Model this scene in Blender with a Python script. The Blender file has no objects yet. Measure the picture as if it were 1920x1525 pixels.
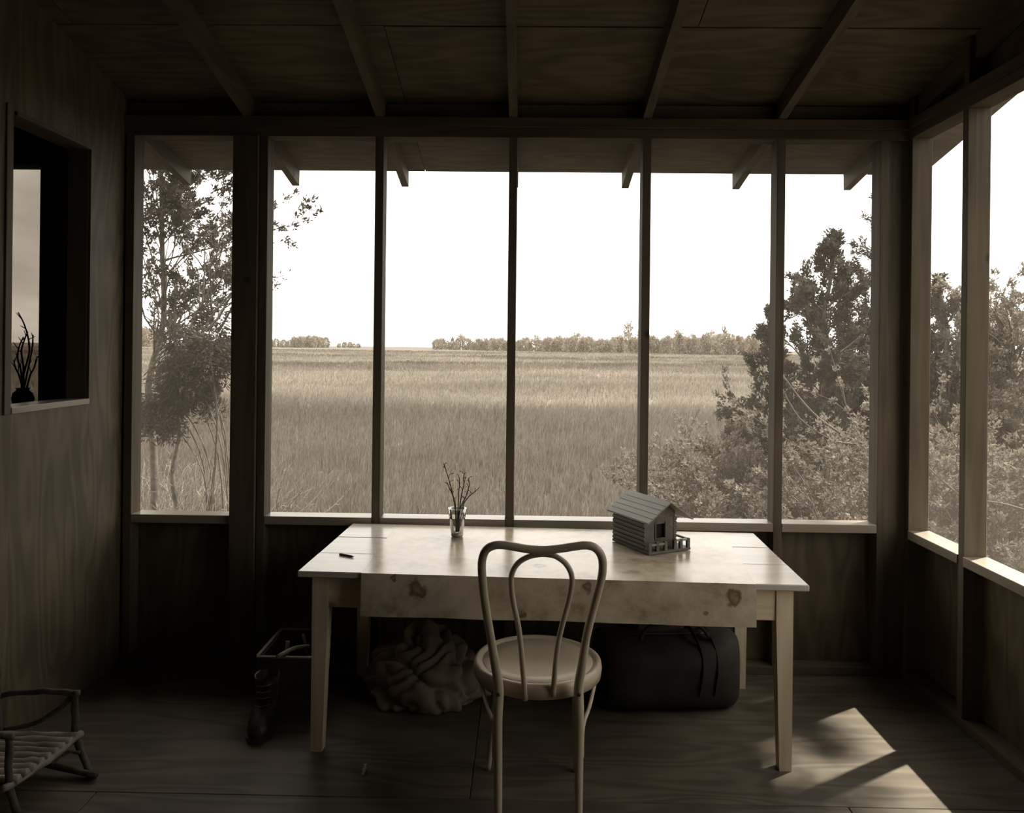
import bpy, bmesh, math, random
import numpy as np
from mathutils import Vector, Matrix, noise as mnoise

# ------------------------------------------------------------------ camera, sky, sun
scene = bpy.context.scene
COL = scene.collection
W, H, F = 1920, 1525, 1440.0            # frame and focal length in pixels
CAMZ, YAW, ROLL, HY = 1.468, math.radians(0.9), 0.0112, 652.0
cam_d = bpy.data.cameras.new('camera')
cam_d.sensor_fit = 'HORIZONTAL'; cam_d.sensor_width = 36.0
cam_d.lens = 36.0 * F / W
cam_d.shift_x = 0.0
cam_d.shift_y = (HY - H / 2) / W
cam_d.clip_end = 6000
cam = bpy.data.objects.new('camera', cam_d); COL.objects.link(cam)
cam.matrix_world = (Matrix.Translation((0, 0, CAMZ)) @ Matrix.Rotation(YAW, 4, 'Z')
                    @ Matrix.Rotation(math.radians(90), 4, 'X') @ Matrix.Rotation(ROLL, 4, 'Z'))
scene.camera = cam
vs = scene.view_settings
scene.display_settings.display_device = 'sRGB'
vs.view_transform = 'Standard'; vs.look = 'None'; vs.gamma = 1.0; vs.use_curve_mapping = False
vs.exposure = 0.0
SKY = 4.2
world = bpy.data.worlds.new('overcast_sky'); scene.world = world
world.use_nodes = True
wn = world.node_tree; wn.nodes.clear()
w_out = wn.nodes.new('ShaderNodeOutputWorld'); w_bg = wn.nodes.new('ShaderNodeBackground')
w_tc = wn.nodes.new('ShaderNodeTexCoord'); w_map = wn.nodes.new('ShaderNodeMapping')
w_map.inputs['Scale'].default_value = (1, 1, 2.6)
w_no = wn.nodes.new('ShaderNodeTexNoise'); w_no.inputs['Scale'].default_value = 4.5
w_no.inputs['Detail'].default_value = 4
w_cr = wn.nodes.new('ShaderNodeValToRGB')
w_cr.color_ramp.elements[0].position = 0.38; w_cr.color_ramp.elements[0].color = (0.58, 0.55, 0.50, 1)
w_cr.color_ramp.elements[1].position = 0.64; w_cr.color_ramp.elements[1].color = (1.0, 0.955, 0.885, 1)
wn.links.new(w_tc.outputs['Generated'], w_map.inputs['Vector'])
wn.links.new(w_map.outputs['Vector'], w_no.inputs['Vector'])
wn.links.new(w_no.outputs['Fac'], w_cr.inputs['Fac'])
wn.links.new(w_cr.outputs['Color'], w_bg.inputs['Color'])
w_bg.inputs['Strength'].default_value = SKY
wn.links.new(w_bg.outputs['Background'], w_out.inputs['Surface'])

SUN_AZ = (0.85, 0.527); SUN_TAN = 1.68   # towards the sun; tangent of its height
sd = Vector((SUN_AZ[0], SUN_AZ[1], SUN_TAN)).normalized()
sun_d = bpy.data.lights.new('sun_offscreen', 'SUN'); sun_d.energy = 16.0; sun_d.angle = math.radians(0.7)
sun_d.color = (1.0, 0.95, 0.87)
sun = bpy.data.objects.new('sun_offscreen', sun_d); COL.objects.link(sun)
sun.rotation_euler = sd.to_track_quat('Z', 'Y').to_euler(); sun.location = (12, 8, 16)
try:
    scene.cycles.use_denoising = True
    scene.cycles.max_bounces = 10; scene.cycles.diffuse_bounces = 6
    scene.cycles.transparent_max_bounces = 12
    scene.cycles.caustics_reflective = False; scene.cycles.caustics_refractive = False
    scene.cycles.sample_clamp_indirect = 6.0
except Exception:
    pass

# ------------------------------------------------------------------ pixel -> place helpers
cR, sR = math.cos(ROLL), math.sin(ROLL)
RIGHT = np.array([math.cos(YAW), math.sin(YAW), 0.0]); FWD = np.array([-math.sin(YAW), math.cos(YAW), 0.0])
def ray(px, py):
    du, dv = px - W / 2, py - HY
    u = du * cR + dv * sR; v = -du * sR + dv * cR
    return FWD + RIGHT * (u / F) + np.array([0, 0, -v / F])
EYE = np.array([0, 0, CAMZ])
def at_y(px, py, y):
    r = ray(px, py); return Vector(EYE + r * (y / r[1]))
def at_z(px, py, z):
    r = ray(px, py); return Vector(EYE + r * ((z - CAMZ) / r[2]))
def at_plane(px, py, p0, n):
    r = Vector(ray(px, py)); e = Vector(EYE)
    return e + r * ((Vector(p0) - e).dot(n) / r.dot(n))

rnd = random.Random(7)

# ------------------------------------------------------------------ materials
def S(v, k=1.0):
    """warm grey of the toned print, v = linear red"""
    return (v, v * (1 - 0.118 * k), v * (1 - 0.29 * k), 1)
def new_mat(name):
    m = bpy.data.materials.new(name); m.use_nodes = True
    nt = m.node_tree; b = nt.nodes['Principled BSDF']
    return m, nt, b
def node(nt, t, **kw):
    n = nt.nodes.new(t)
    for k, v in kw.items(): n.inputs[k].default_value = v
    return n
def ramp(nt, fac, stops):
    r = nt.nodes.new('ShaderNodeValToRGB')
    e = r.color_ramp.elements
    e[0].position, e[0].color = stops[0]; e[1].position, e[1].color = stops[-1]
    for p, c in stops[1:-1]:
        q = e.new(p); q.color = c
    nt.links.new(fac, r.inputs['Fac']); return r.outputs['Color']
def mat_plain(name, v, rough=0.6, k=1.0, var=0.25, scale=9.0, spec=0.3, bump=0.15):
    m, nt, b = new_mat(name)
    tc = node(nt, 'ShaderNodeTexCoord'); no = node(nt, 'ShaderNodeTexNoise', Scale=scale, Detail=6.0)
    nt.links.new(tc.outputs['Object'], no.inputs['Vector'])
    nt.links.new(ramp(nt, no.outputs['Fac'], [(0.3, S(v * (1 - var), k)), (0.7, S(v * (1 + var), k))]), b.inputs['Base Color'])
    b.inputs['Roughness'].default_value = rough; b.inputs['Specular IOR Level'].default_value = spec
    if bump:
        bp = node(nt, 'ShaderNodeBump', Strength=bump, Distance=0.01)
        nt.links.new(no.outputs['Fac'], bp.inputs['Height']); nt.links.new(bp.outputs['Normal'], b.inputs['Normal'])
    return m
def mat_wood(name, v, axis, rough=0.55, var=0.35, grain=1.0, k=1.0, spec=0.35, knots=True, bump=0.25):
    """long grain along one world axis, with the odd knot and per-piece shift"""
    m, nt, b = new_mat(name)
    tc = node(nt, 'ShaderNodeTexCoord'); oi = nt.nodes.new('ShaderNodeObjectInfo')
    add = nt.nodes.new('ShaderNodeVectorMath'); add.operation = 'ADD'
    mul = nt.nodes.new('ShaderNodeVectorMath'); mul.operation = 'SCALE'
    mul.inputs[0].default_value = (37.0, 53.0, 71.0)
    nt.links.new(oi.outputs['Random'], mul.inputs['Scale'])
    nt.links.new(tc.outputs['Object'], add.inputs[0]); nt.links.new(mul.outputs[0], add.inputs[1])
    mp = nt.nodes.new('ShaderNodeMapping')
    sc = [26.0 * grain] * 3; sc['xyz'.index(axis)] = 1.6 * grain
    mp.inputs['Scale'].default_value = sc
    nt.links.new(add.outputs[0], mp.inputs['Vector'])
    n1 = node(nt, 'ShaderNodeTexNoise', Scale=1.0, Detail=5.0, Distortion=0.8)
    nt.links.new(mp.outputs['Vector'], n1.inputs['Vector'])
    n2 = node(nt, 'ShaderNodeTexNoise', Scale=2.2, Detail=3.0)
    nt.links.new(add.outputs[0], n2.inputs['Vector'])
    mx = nt.nodes.new('ShaderNodeMath'); mx.operation = 'MULTIPLY_ADD'
    mx.inputs[1].default_value = 0.65
    ms = nt.nodes.new('ShaderNodeMath'); ms.operation = 'MULTIPLY'; ms.inputs[1].default_value = 0.35
    nt.links.new(n2.outputs['Fac'], ms.inputs[0])
    nt.links.new(n1.outputs['Fac'], mx.inputs[0]); nt.links.new(ms.outputs[0], mx.inputs[2])
    col = ramp(nt, mx.outputs[0], [(0.32, S(v * (1 - var), k)), (0.5, S(v, k)), (0.68, S(v * (1 + var), k))])
    if knots:
        vo = node(nt, 'ShaderNodeTexVoronoi', Scale=3.1); nt.links.new(add.outputs[0], vo.inputs['Vector'])
        kr = ramp(nt, vo.outputs['Distance'], [(0.03, (0.35, 0.33, 0.3, 1)), (0.085, (1, 1, 1, 1))])
        mm = nt.nodes.new('ShaderNodeMix'); mm.data_type = 'RGBA'; mm.blend_type = 'MULTIPLY'
        mm.inputs['Factor'].default_value = 1.0
        nt.links.new(col, mm.inputs['A']); nt.links.new(kr, mm.inputs['B']); col = mm.outputs['Result']
    nt.links.new(col, b.inputs['Base Color'])
    b.inputs['Roughness'].default_value = rough; b.inputs['Specular IOR Level'].default_value = spec
    bp = node(nt, 'ShaderNodeBump', Strength=bump, Distance=0.004)
    nt.links.new(n1.outputs['Fac'], bp.inputs['Height']); nt.links.new(bp.outputs['Normal'], b.inputs['Normal'])
    return m
def mat_ply(name, v, axis, rough=0.6, var=0.3, spec=0.3, k=1.8):
    """rotary-cut plywood: wide wavering cathedral grain"""
    m, nt, b = new_mat(name)
    tc = node(nt, 'ShaderNodeTexCoord'); oi = nt.nodes.new('ShaderNodeObjectInfo')
    mul = nt.nodes.new('ShaderNodeVectorMath'); mul.operation = 'SCALE'; mul.inputs[0].default_value = (19, 23, 31)
    nt.links.new(oi.outputs['Random'], mul.inputs['Scale'])
    add = nt.nodes.new('ShaderNodeVectorMath'); add.operation = 'ADD'
    nt.links.new(tc.outputs['Object'], add.inputs[0]); nt.links.new(mul.outputs[0], add.inputs[1])
    mp = nt.nodes.new('ShaderNodeMapping'); sc = [5.0] * 3; sc['xyz'.index(axis)] = 0.9
    mp.inputs['Scale'].default_value = sc; nt.links.new(add.outputs[0], mp.inputs['Vector'])
    n0 = node(nt, 'ShaderNodeTexNoise', Scale=1.0, Detail=2.0); nt.links.new(mp.outputs['Vector'], n0.inputs['Vector'])
    ml = nt.nodes.new('ShaderNodeMath'); ml.operation = 'MULTIPLY'; ml.inputs[1].default_value = 60.0
    nt.links.new(n0.outputs['Fac'], ml.inputs[0])
    sn = nt.nodes.new('ShaderNodeMath'); sn.operation = 'SINE'; nt.links.new(ml.outputs[0], sn.inputs[0])
    n1 = node(nt, 'ShaderNodeTexNoise', Scale=3.0, Detail=6.0); nt.links.new(add.outputs[0], n1.inputs['Vector'])
    ma = nt.nodes.new('ShaderNodeMath'); ma.operation = 'MULTIPLY_ADD'; ma.inputs[1].default_value = 0.14
    nt.links.new(sn.outputs[0], ma.inputs[0]); nt.links.new(n1.outputs['Fac'], ma.inputs[2])
    col = ramp(nt, ma.outputs[0], [(0.28, S(v * (1 - var), k)), (0.72, S(v * (1 + var), k))])
    nt.links.new(col, b.inputs['Base Color'])
    b.inputs['Roughness'].default_value = rough; b.inputs['Specular IOR Level'].default_value = spec
    return m
def mat_leaf(name, v, trans=0.35, var=0.4, scale=2.0, k=1.0):
    m, nt, b = new_mat(name)
    nt.nodes.remove(b)
    out = nt.nodes['Material Output']
    tc = node(nt, 'ShaderNodeTexCoord'); no = node(nt, 'ShaderNodeTexNoise', Scale=scale, Detail=4.0)
    nt.links.new(tc.outputs['Object'], no.inputs['Vector'])
    c = ramp(nt, no.outputs['Fac'], [(0.3, S(v * (1 - var), k)), (0.7, S(v * (1 + var), k))])
    d = nt.nodes.new('ShaderNodeBsdfDiffuse'); t = nt.nodes.new('ShaderNodeBsdfTranslucent')
    nt.links.new(c, d.inputs['Color']); nt.links.new(c, t.inputs['Color'])
    mx = nt.nodes.new('ShaderNodeMixShader'); mx.inputs[0].default_value = trans
    nt.links.new(d.outputs[0], mx.inputs[1]); nt.links.new(t.outputs[0], mx.inputs[2])
    nt.links.new(mx.outputs[0], out.inputs['Surface'])
    return m
def mat_screen(name, cover=0.13, v=0.30):
    m, nt, b = new_mat(name); nt.nodes.remove(b)
    out = nt.nodes['Material Output']
    tr = nt.nodes.new('ShaderNodeBsdfTransparent'); d = nt.nodes.new('ShaderNodeBsdfDiffuse')
    d.inputs['Color'].default_value = S(v)
    tl_ = nt.nodes.new('ShaderNodeBsdfTranslucent'); tl_.inputs['Color'].default_value = S(v)
    wm = nt.nodes.new('ShaderNodeMixShader'); wm.inputs[0].default_value = 0.5
    nt.links.new(d.outputs[0], wm.inputs[1]); nt.links.new(tl_.outputs[0], wm.inputs[2])
    mx = nt.nodes.new('ShaderNodeMixShader'); mx.inputs[0].default_value = cover
    nt.links.new(tr.outputs[0], mx.inputs[1]); nt.links.new(wm.outputs[0], mx.inputs[2])
    nt.links.new(mx.outputs[0], out.inputs['Surface'])
    return m
def mat_clear(name, tint=(0.93, 0.92, 0.9, 1), rough=0.02, refl=0.06):
    m, nt, b = new_mat(name); nt.nodes.remove(b)
    out = nt.nodes['Material Output']
    tr = nt.nodes.new('ShaderNodeBsdfTransparent'); tr.inputs['Color'].default_value = tint
    g = nt.nodes.new('ShaderNodeBsdfGlossy'); g.inputs['Roughness'].default_value = rough
    fr = node(nt, 'ShaderNodeFresnel', IOR=1.48)
    mx = nt.nodes.new('ShaderNodeMixShader')
    nt.links.new(fr.outputs[0], mx.inputs[0]); nt.links.new(tr.outputs[0], mx.inputs[1]); nt.links.new(g.outputs[0], mx.inputs[2])
    nt.links.new(mx.outputs[0], out.inputs['Surface'])
    return m

M = {}
for ax in 'xyz':
    M['stud_' + ax] = mat_wood('framing_lumber_' + ax, 0.11, ax, rough=0.7, spec=0.2, k=1.6)
    M['sillw_' + ax] = mat_wood('sill_lumber_' + ax, 0.30, ax, rough=0.3, var=0.22, spec=0.7, k=1.2)
    M['paint_' + ax] = mat_wood('worn_white_paint_' + ax, 0.78, ax, rough=0.45, var=0.2, spec=0.4, k=1.4)
    M['ply_' + ax] = mat_ply('plywood_' + ax, 0.15, ax)
M['top'] = mat_wood('white_tabletop_paint', 0.66, 'x', rough=0.22, var=0.2, spec=0.42, grain=0.6, knots=False, k=0.75, bump=0.1)
M['ply_wall'] = mat_ply('left_wall_plywood', 0.115, 'z', rough=0.65)
M['ply_floor'] = mat_ply('floor_plywood', 0.115, 'x', rough=0.5, spec=0.2, k=1.4)
M['ply_roof'] = mat_ply('roof_plywood', 0.115, 'x')
M['ply_dark'] = mat_ply('dark_plywood', 0.115, 'z')
M['chair'] = mat_plain('cream_gloss_paint', 0.56, rough=0.32, k=1.25, var=0.08, scale=5, spec=0.5, bump=0.03)
M['screen'] = mat_screen('insect_screen')
M['nail'] = mat_plain('nail_steel', 0.06, rough=0.4, spec=0.6)
M['bark'] = mat_plain('grey_bark', 0.10, rough=0.9, var=0.45, scale=14, spec=0.1, bump=0.5)
M['bark_pale'] = mat_plain('pale_bark', 0.34, rough=0.9, var=0.3, scale=14, spec=0.1, bump=0.4)
M['leaf_dark'] = mat_leaf('cedar_needles', 0.070)
M['leaf_mid'] = mat_leaf('shrub_leaves', 0.19)
M['leaf_far_hazed'] = mat_leaf('hazed_far_tree_leaves', 0.32, trans=0.2, scale=0.25)  # extra pale: distance haze is put into this leaf colour
M['twig'] = mat_plain('dry_twig', 0.10, rough=0.85, var=0.3, scale=30)

# ------------------------------------------------------------------ mesh helpers
class MB:
    def __init__(s): s.v = []; s.f = []
    def add(s, vs_, fs_):
        o = len(s.v); s.v += [tuple(p) for p in vs_]; s.f += [tuple(i + o for i in f) for f in fs_]; return s
    def box(s, lo, hi, c=0.0015, mat=None):
        """box with chamfered edges; mat = optional transform"""
        lo = Vector(lo); hi = Vector(hi)
        lo, hi = Vector([min(a, b) for a, b in zip(lo, hi)]), Vector([max(a, b) for a, b in zip(lo, hi)])
        c = min(c, 0.3 * min(hi - lo))
        vs_ = []; fs_ = []
        idx = {}
        for sx in (0, 1):
            for sy in (0, 1):
                for sz in (0, 1):
                    sg = (sx, sy, sz)
                    for a in range(3):
                        p = [(hi if sg[i] else lo)[i] + (0 if i == a else (-c if sg[i] else c)) for i in range(3)]
                        idx[(sg, a)] = len(vs_); vs_.append(p)
        for a in range(3):                      # main faces
            b_, c_ = (a + 1) % 3, (a + 2) % 3
            for sgn in (0, 1):
                q = []
                for (i, j) in ((0, 0), (1, 0), (1, 1), (0, 1)):
                    t = [0, 0, 0]; t[a] = sgn; t[b_] = i; t[c_] = j; q.append(idx[(tuple(t), a)])
                fs_.append(tuple(q if sgn else q[::-1]))
        for a in range(3):                      # edge strips along axis a
            b_, c_ = (a + 1) % 3, (a + 2) % 3
            for i in (0, 1):
                for j in (0, 1):
                    t0 = [0, 0, 0]; t0[b_] = i; t0[c_] = j; t1 = list(t0); t1[a] = 1
                    q = [idx[(tuple(t0), b_)], idx[(tuple(t1), b_)], idx[(tuple(t1), c_)], idx[(tuple(t0), c_)]]
                    fs_.append(tuple(q if (i ^ j) else q[::-1]))
        for sx in (0, 1):
            for sy in (0, 1):
                for sz in (0, 1):
                    q = [idx[((sx, sy, sz), a)] for a in range(3)]
                    fs_.append(tuple(q if (sx + sy + sz) % 2 else q[::-1]))
        if mat is not None: vs_ = [mat @ Vector(p) for p in vs_]
        return s.add(vs_, fs_)
    def hexa(s, b4, t4):
        """eight corners: bottom ring and top ring"""
        return s.add(list(b4) + list(t4), [(3, 2, 1, 0), (4, 5, 6, 7), (0, 1, 5, 4), (1, 2, 6, 5), (2, 3, 7, 6), (3, 0, 4, 7)])
    def tube(s, pts, r, n=8, caps=True, flat=1.0):
        pts = [Vector(p) for p in pts]; m = len(pts)
        rr = r if isinstance(r, (list, tuple)) else [r] * m
        tang = [(pts[min(i + 1, m - 1)] - pts[max(i - 1, 0)]).normalized() for i in range(m)]
        up = Vector((0, 0, 1)) if abs(tang[0].z) < 0.9 else Vector((1, 0, 0))
        x = tang[0].cross(up).normalized()
        vs_ = []; fs_ = []
        for i in range(m):
            x = (x - tang[i] * x.dot(tang[i])).normalized(); y = tang[i].cross(x)
            for k in range(n):
                a = 2 * math.pi * k / n
                vs_.append(pts[i] + x * math.cos(a) * rr[i] + y * math.sin(a) * rr[i] * flat)
        for i in range(m - 1):
            for k in range(n):
                k2 = (k + 1) % n
                fs_.append((i * n + k, i * n + k2, (i + 1) * n + k2, (i + 1) * n + k))
        if caps:
            fs_.append(tuple(range(n))[::-1]); fs_.append(tuple((m - 1) * n + k for k in range(n)))
        return s.add(vs_, fs_)
    def lathe(s, prof, n=24, c=(0, 0, 0), closed=False):
        vs_ = []; fs_ = []; m = len(prof)
        for (r, z) in prof:
            for k in range(n):
                a = 2 * math.pi * k / n; vs_.append((c[0] + r * math.cos(a), c[1] + r * math.sin(a), c[2] + z))
        for i in range(m if closed else m - 1):
            j = (i + 1) % m
            for k in range(n):
                k2 = (k + 1) % n; fs_.append((i * n + k, i * n + k2, j * n + k2, j * n + k))
        if not closed:
            fs_.append(tuple(range(n))[::-1]); fs_.append(tuple((m - 1) * n + k for k in range(n)))
        return s.add(vs_, fs_)
    def build(s, name, mat, parent=None, smooth=False, origin=None):
        me = bpy.data.meshes.new(name)
        vv = s.v
        if origin is not None:
            o = Vector(origin); vv = [Vector(p) - o for p in vv]
        me.from_pydata([tuple(p) for p in vv], [], s.f); me.materials.append(mat); me.update()
        if smooth:
            for p in me.polygons: p.use_smooth = True
        ob = bpy.data.objects.new(name, me); COL.objects.link(ob)
        if origin is not None: ob.location = origin
        if parent is not None: ob.parent = parent
        return ob
def smooth_pts(pts, n=6):
    """Catmull-Rom through the points"""
    P = [Vector(p) for p in pts]; out = []
    for i in range(len(P) - 1):
        p0, p1, p2, p3 = P[max(i - 1, 0)], P[i], P[i + 1], P[min(i + 2, len(P) - 1)]
        for k in range(n):
            t = k / n
            out.append(0.5 * ((2 * p1) + (p2 - p0) * t + (2 * p0 - 5 * p1 + 4 * p2 - p3) * t * t + (3 * p1 - p0 - 3 * p2 + p3) * t ** 3))
    out.append(P[-1]); return out
def empty(name, loc=(0, 0, 0), rz=0.0):
    o = bpy.data.objects.new(name, None); COL.objects.link(o)
    o.location = loc; o.rotation_euler = (0, 0, rz); o.empty_display_size = 0.1; return o
def tag(o, label=None, cat=None, group=None, kind=None):
    if label: o['label'] = label
    if cat: o['category'] = cat
    if group: o['group'] = group
    if kind: o['kind'] = kind
    return o
def struct(name, label, cat, loc=(0, 0, 0)):
    return tag(empty(name, loc), label, cat, kind='structure')
def bx(name, lo, hi, mat, parent, c=0.0015):
    return MB().box(lo, hi, c).build(name, mat, parent)
def copy_tree(o, parent=None):
    c = o.copy(); COL.objects.link(c); c.parent = parent
    for ch in o.children: copy_tree(ch, c)
    return c
def np_mesh(name, verts, tris, mat, parent=None, origin=None):
    verts = np.asarray(verts, dtype=np.float32).reshape(-1, 3); tris = np.asarray(tris, dtype=np.int32).reshape(-1, 3)
    if origin is not None: verts = verts - np.array(origin, dtype=np.float32)
    me = bpy.data.meshes.new(name)
    me.vertices.add(len(verts)); me.vertices.foreach_set('co', verts.ravel())
    me.loops.add(tris.size); me.loops.foreach_set('vertex_index', tris.ravel())
    me.polygons.add(len(tris)); me.polygons.foreach_set('loop_start', np.arange(0, tris.size, 3, dtype=np.int32))
    try: me.polygons.foreach_set('loop_total', np.full(len(tris), 3, dtype=np.int32))
    except Exception: pass
    me.update(calc_edges=True); me.validate()
    me.materials.append(mat)
    ob = bpy.data.objects.new(name, me); COL.objects.link(ob)
    if origin is not None: ob.location = origin
    if parent is not None: ob.parent = parent
    return ob

# ------------------------------------------------------------------ the porch: measures (metres)
ST, SD = 0.038, 0.089                 # stud thickness and depth
YW = 3.495                            # inner face of the front wall
XL, XR = -1.845, 1.722                 # inner faces of side walls
ZS, ZH, ZP = 0.684, 2.424, 2.515      # sill top, header underside, plate top = rafter underside
PITCH = 0.2135
RD = 0.092                            # rafter depth
YB = -1.6                             # back wall
Y_EAVE = 4.25; X_RAKE_R = 2.18; X_RAKE_L = -4.3
def raft_z(y): return ZP - PITCH * (y - YW)
def roof_z(y): return raft_z(y) + RD
stud_x = [at_y(p, 615, YW).x for p in (708, 959, 1210, 1462)]

# floor ---------------------------------------------------------------
floor = struct('floor', 'bare dark plywood floor of the porch', 'floor')
ys = [YB, -0.17, 1.05, 2.27 + 0.22, 3.71]
for j in range(len(ys) - 1):
    xs = [X_RAKE_L + 0.2, -2.6, -0.16, 2.28 - 0.4] if j % 2 else [X_RAKE_L + 0.2, -1.38, 1.06, XR + SD + 0.01]
    for i in range(len(xs) - 1):
        bx('plywood_sheet', (xs[i] + 0.0015, ys[j] + 0.0015, -0.02), (min(xs[i + 1], XR + SD + 0.01) - 0.0015, min(ys[j + 1], YW + SD + 0.01) - 0.0015, rnd.uniform(0, 0.0006)), M['ply_floor'], floor)
bx('subfloor', (X_RAKE_L + 0.2, YB, -0.2), (XR + SD + 0.01, YW + SD + 0.01, -0.021), M['ply_dark'], floor)

# front wall ------------------------------------------------------------
wf = struct('wall_front', 'screened stud wall facing the marsh, boarded below the sill', 'wall')
y0, y1 = YW, YW + SD
def stud(x, z0=ST, z1=ZH, ya=y0, yb=y1, w=ST, parent=wf, name='stud'):
    return bx(name, (x - w / 2, ya, z0), (x + w / 2, yb, z1), M['stud_z'], parent)
for x in stud_x: stud(x)
pL0 = at_y(433, 615, YW - 0.02).x; pL1 = at_y(480, 615, YW - 0.02).x; pL2 = at_y(499, 615, YW).x
xlA = at_y(249, 615, YW).x            # right face of the left end stud
xrA = at_y(1648, 615, YW).x           # left face (inner edge) of the right end stud
bx('post', (pL0, y0 - 0.02, 0), (pL1, y1, ZH), M['stud_z'], wf)
bx('stud', (pL1 + 0.003, y0, ST), (pL2, y1, ZH), M['stud_z'], wf)
bx('stud', (xlA - ST, y0, ST), (xlA, y1, ZH), M['stud_z'], wf)
bx('stud', (xrA, y0, ST), (xrA + ST, y1, ZH), M['stud_z'], wf)
bx('post', (xrA + ST + 0.004, y0 + 0.02, ST), (XR + SD, y1, ZH), M['stud_z'], wf)
bx('post', (XL - 0.09, y0 + 0.02, ST), (xlA - ST - 0.002, y1, ZH), M['stud_z'], wf)
edges = [(xlA, pL0), (pL2, stud_x[0] - ST / 2)] + [(stud_x[i] + ST / 2, stud_x[i + 1] - ST / 2) for i in range(3)] + [(stud_x[3] + ST / 2, xrA)]
for i, (a, b) in enumerate(edges):
    bx('sill', (a + 0.0008, y0 - 0.001, ZS - ST), (b - 0.0008, y1 + 0.004, ZS), M['sillw_x'], wf)
    bx('lower_panel', (a + 0.001, y1 - 0.012, ST), (b - 0.001, y1 - 0.002, ZS - ST), M['ply_dark'], wf)
    me = MB().box((a, y1 - 0.004, ZS), (b, y1 - 0.003, ZH), 0.0002).build('insect_screen', M['screen'], wf)
for (za, zb, yo) in ((ZH, ZH + 0.045, 0.0), (ZH + 0.046, ZP, 0.006)):
    bx('header_plate', (XL - 0.09, y0 - yo, za), (XR + SD, y1, zb), M['stud_x'], wf)
bx('bottom_plate', (XL, y0 - 0.002, 0.0005), (XR, y1, ST), M['stud_x'], wf)
bx('siding', (XL - 0.09, y1 + 0.001, -0.2), (XR + SD, y1 + 0.013, ZS - ST), M['ply_dark'], wf)

# ceiling: rafters and sheathing ----------------------------------------
ceil = struct('ceiling', 'sloping roof of exposed rafters under dark plywood sheathing', 'ceiling')
sp = (stud_x[3] - stud_x[0]) / 3
raft_x = [stud_x[0] + sp * k for k in range(-6, 6)]
raft_x = [x for x in raft_x if X_RAKE_L < x < X_RAKE_R]
for x in raft_x:
    y_a, y_b = YB, Y_EAVE
    w = ST / 2
    m = MB()
    zb_ = lambda y: raft_z(y)
    m.hexa([(x - w, y_a, zb_(y_a)), (x + w, y_a, zb_(y_a)), (x + w, y_b, zb_(y_b)), (x - w, y_b, zb_(y_b))],
           [(x - w, y_a, zb_(y_a) + RD), (x + w, y_a, zb_(y_a) + RD), (x + w, y_b + 0.004, zb_(y_b) + RD), (x - w, y_b + 0.004, zb_(y_b) + RD)])
    m.build('rafter', M['stud_y'], ceil)
yseam = [Y_EAVE + 0.02, 2.985, 1.79, 0.59, -0.61, YB - 0.02]
for j in range(len(yseam) - 1):
    xs = [X_RAKE_L, -3.0, -0.56, 1.88, X_RAKE_R] if j % 2 == 0 else [X_RAKE_L, -1.78, 0.66, X_RAKE_R]
    for i in range(len(xs) - 1):
        ya, yb = yseam[j + 1] + 0.005, yseam[j] - 0.005
        xa, xb = xs[i] + 0.002, xs[i + 1] - 0.002
        dz = rnd.uniform(0.0, 0.004)
        m = MB().hexa([(xa, ya, roof_z(ya) + dz), (xb, ya, roof_z(ya) + dz), (xb, yb, roof_z(yb)), (xa, yb, roof_z(yb))],
                      [(xa, ya, roof_z(ya) + 0.016), (xb, ya, roof_z(ya) + 0.016), (xb, yb, roof_z(yb) + 0.016), (xa, yb, roof_z(yb) + 0.016)])
        m.build('roof_sheet', M['ply_roof'], ceil)
m = MB(); ya, yb = YB - 0.03, Y_EAVE + 0.03
m.hexa([(X_RAKE_L, ya, roof_z(ya) + 0.017), (X_RAKE_R + 0.01, ya, roof_z(ya) + 0.017), (X_RAKE_R + 0.01, yb, roof_z(yb) + 0.017), (X_RAKE_L, yb, roof_z(yb) + 0.017)],
       [(X_RAKE_L, ya, roof_z(ya) + 0.03), (X_RAKE_R + 0.01, ya, roof_z(ya) + 0.03), (X_RAKE_R + 0.01, yb, roof_z(yb) + 0.03), (X_RAKE_L, yb, roof_z(yb) + 0.03)])
m.build('roofing', M['ply_dark'], ceil)
for i in range(len(raft_x) - 1):
    if raft_x[i] < XL - 0.7: continue
    a, b = raft_x[i] + ST / 2 + 0.001, raft_x[i + 1] - ST / 2 - 0.001
    bx('blocking', (a, YW + 0.045, ZP + 0.0005), (b, YW + 0.083, roof_z(YW + 0.083)), M['stud_x'], ceil)

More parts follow.
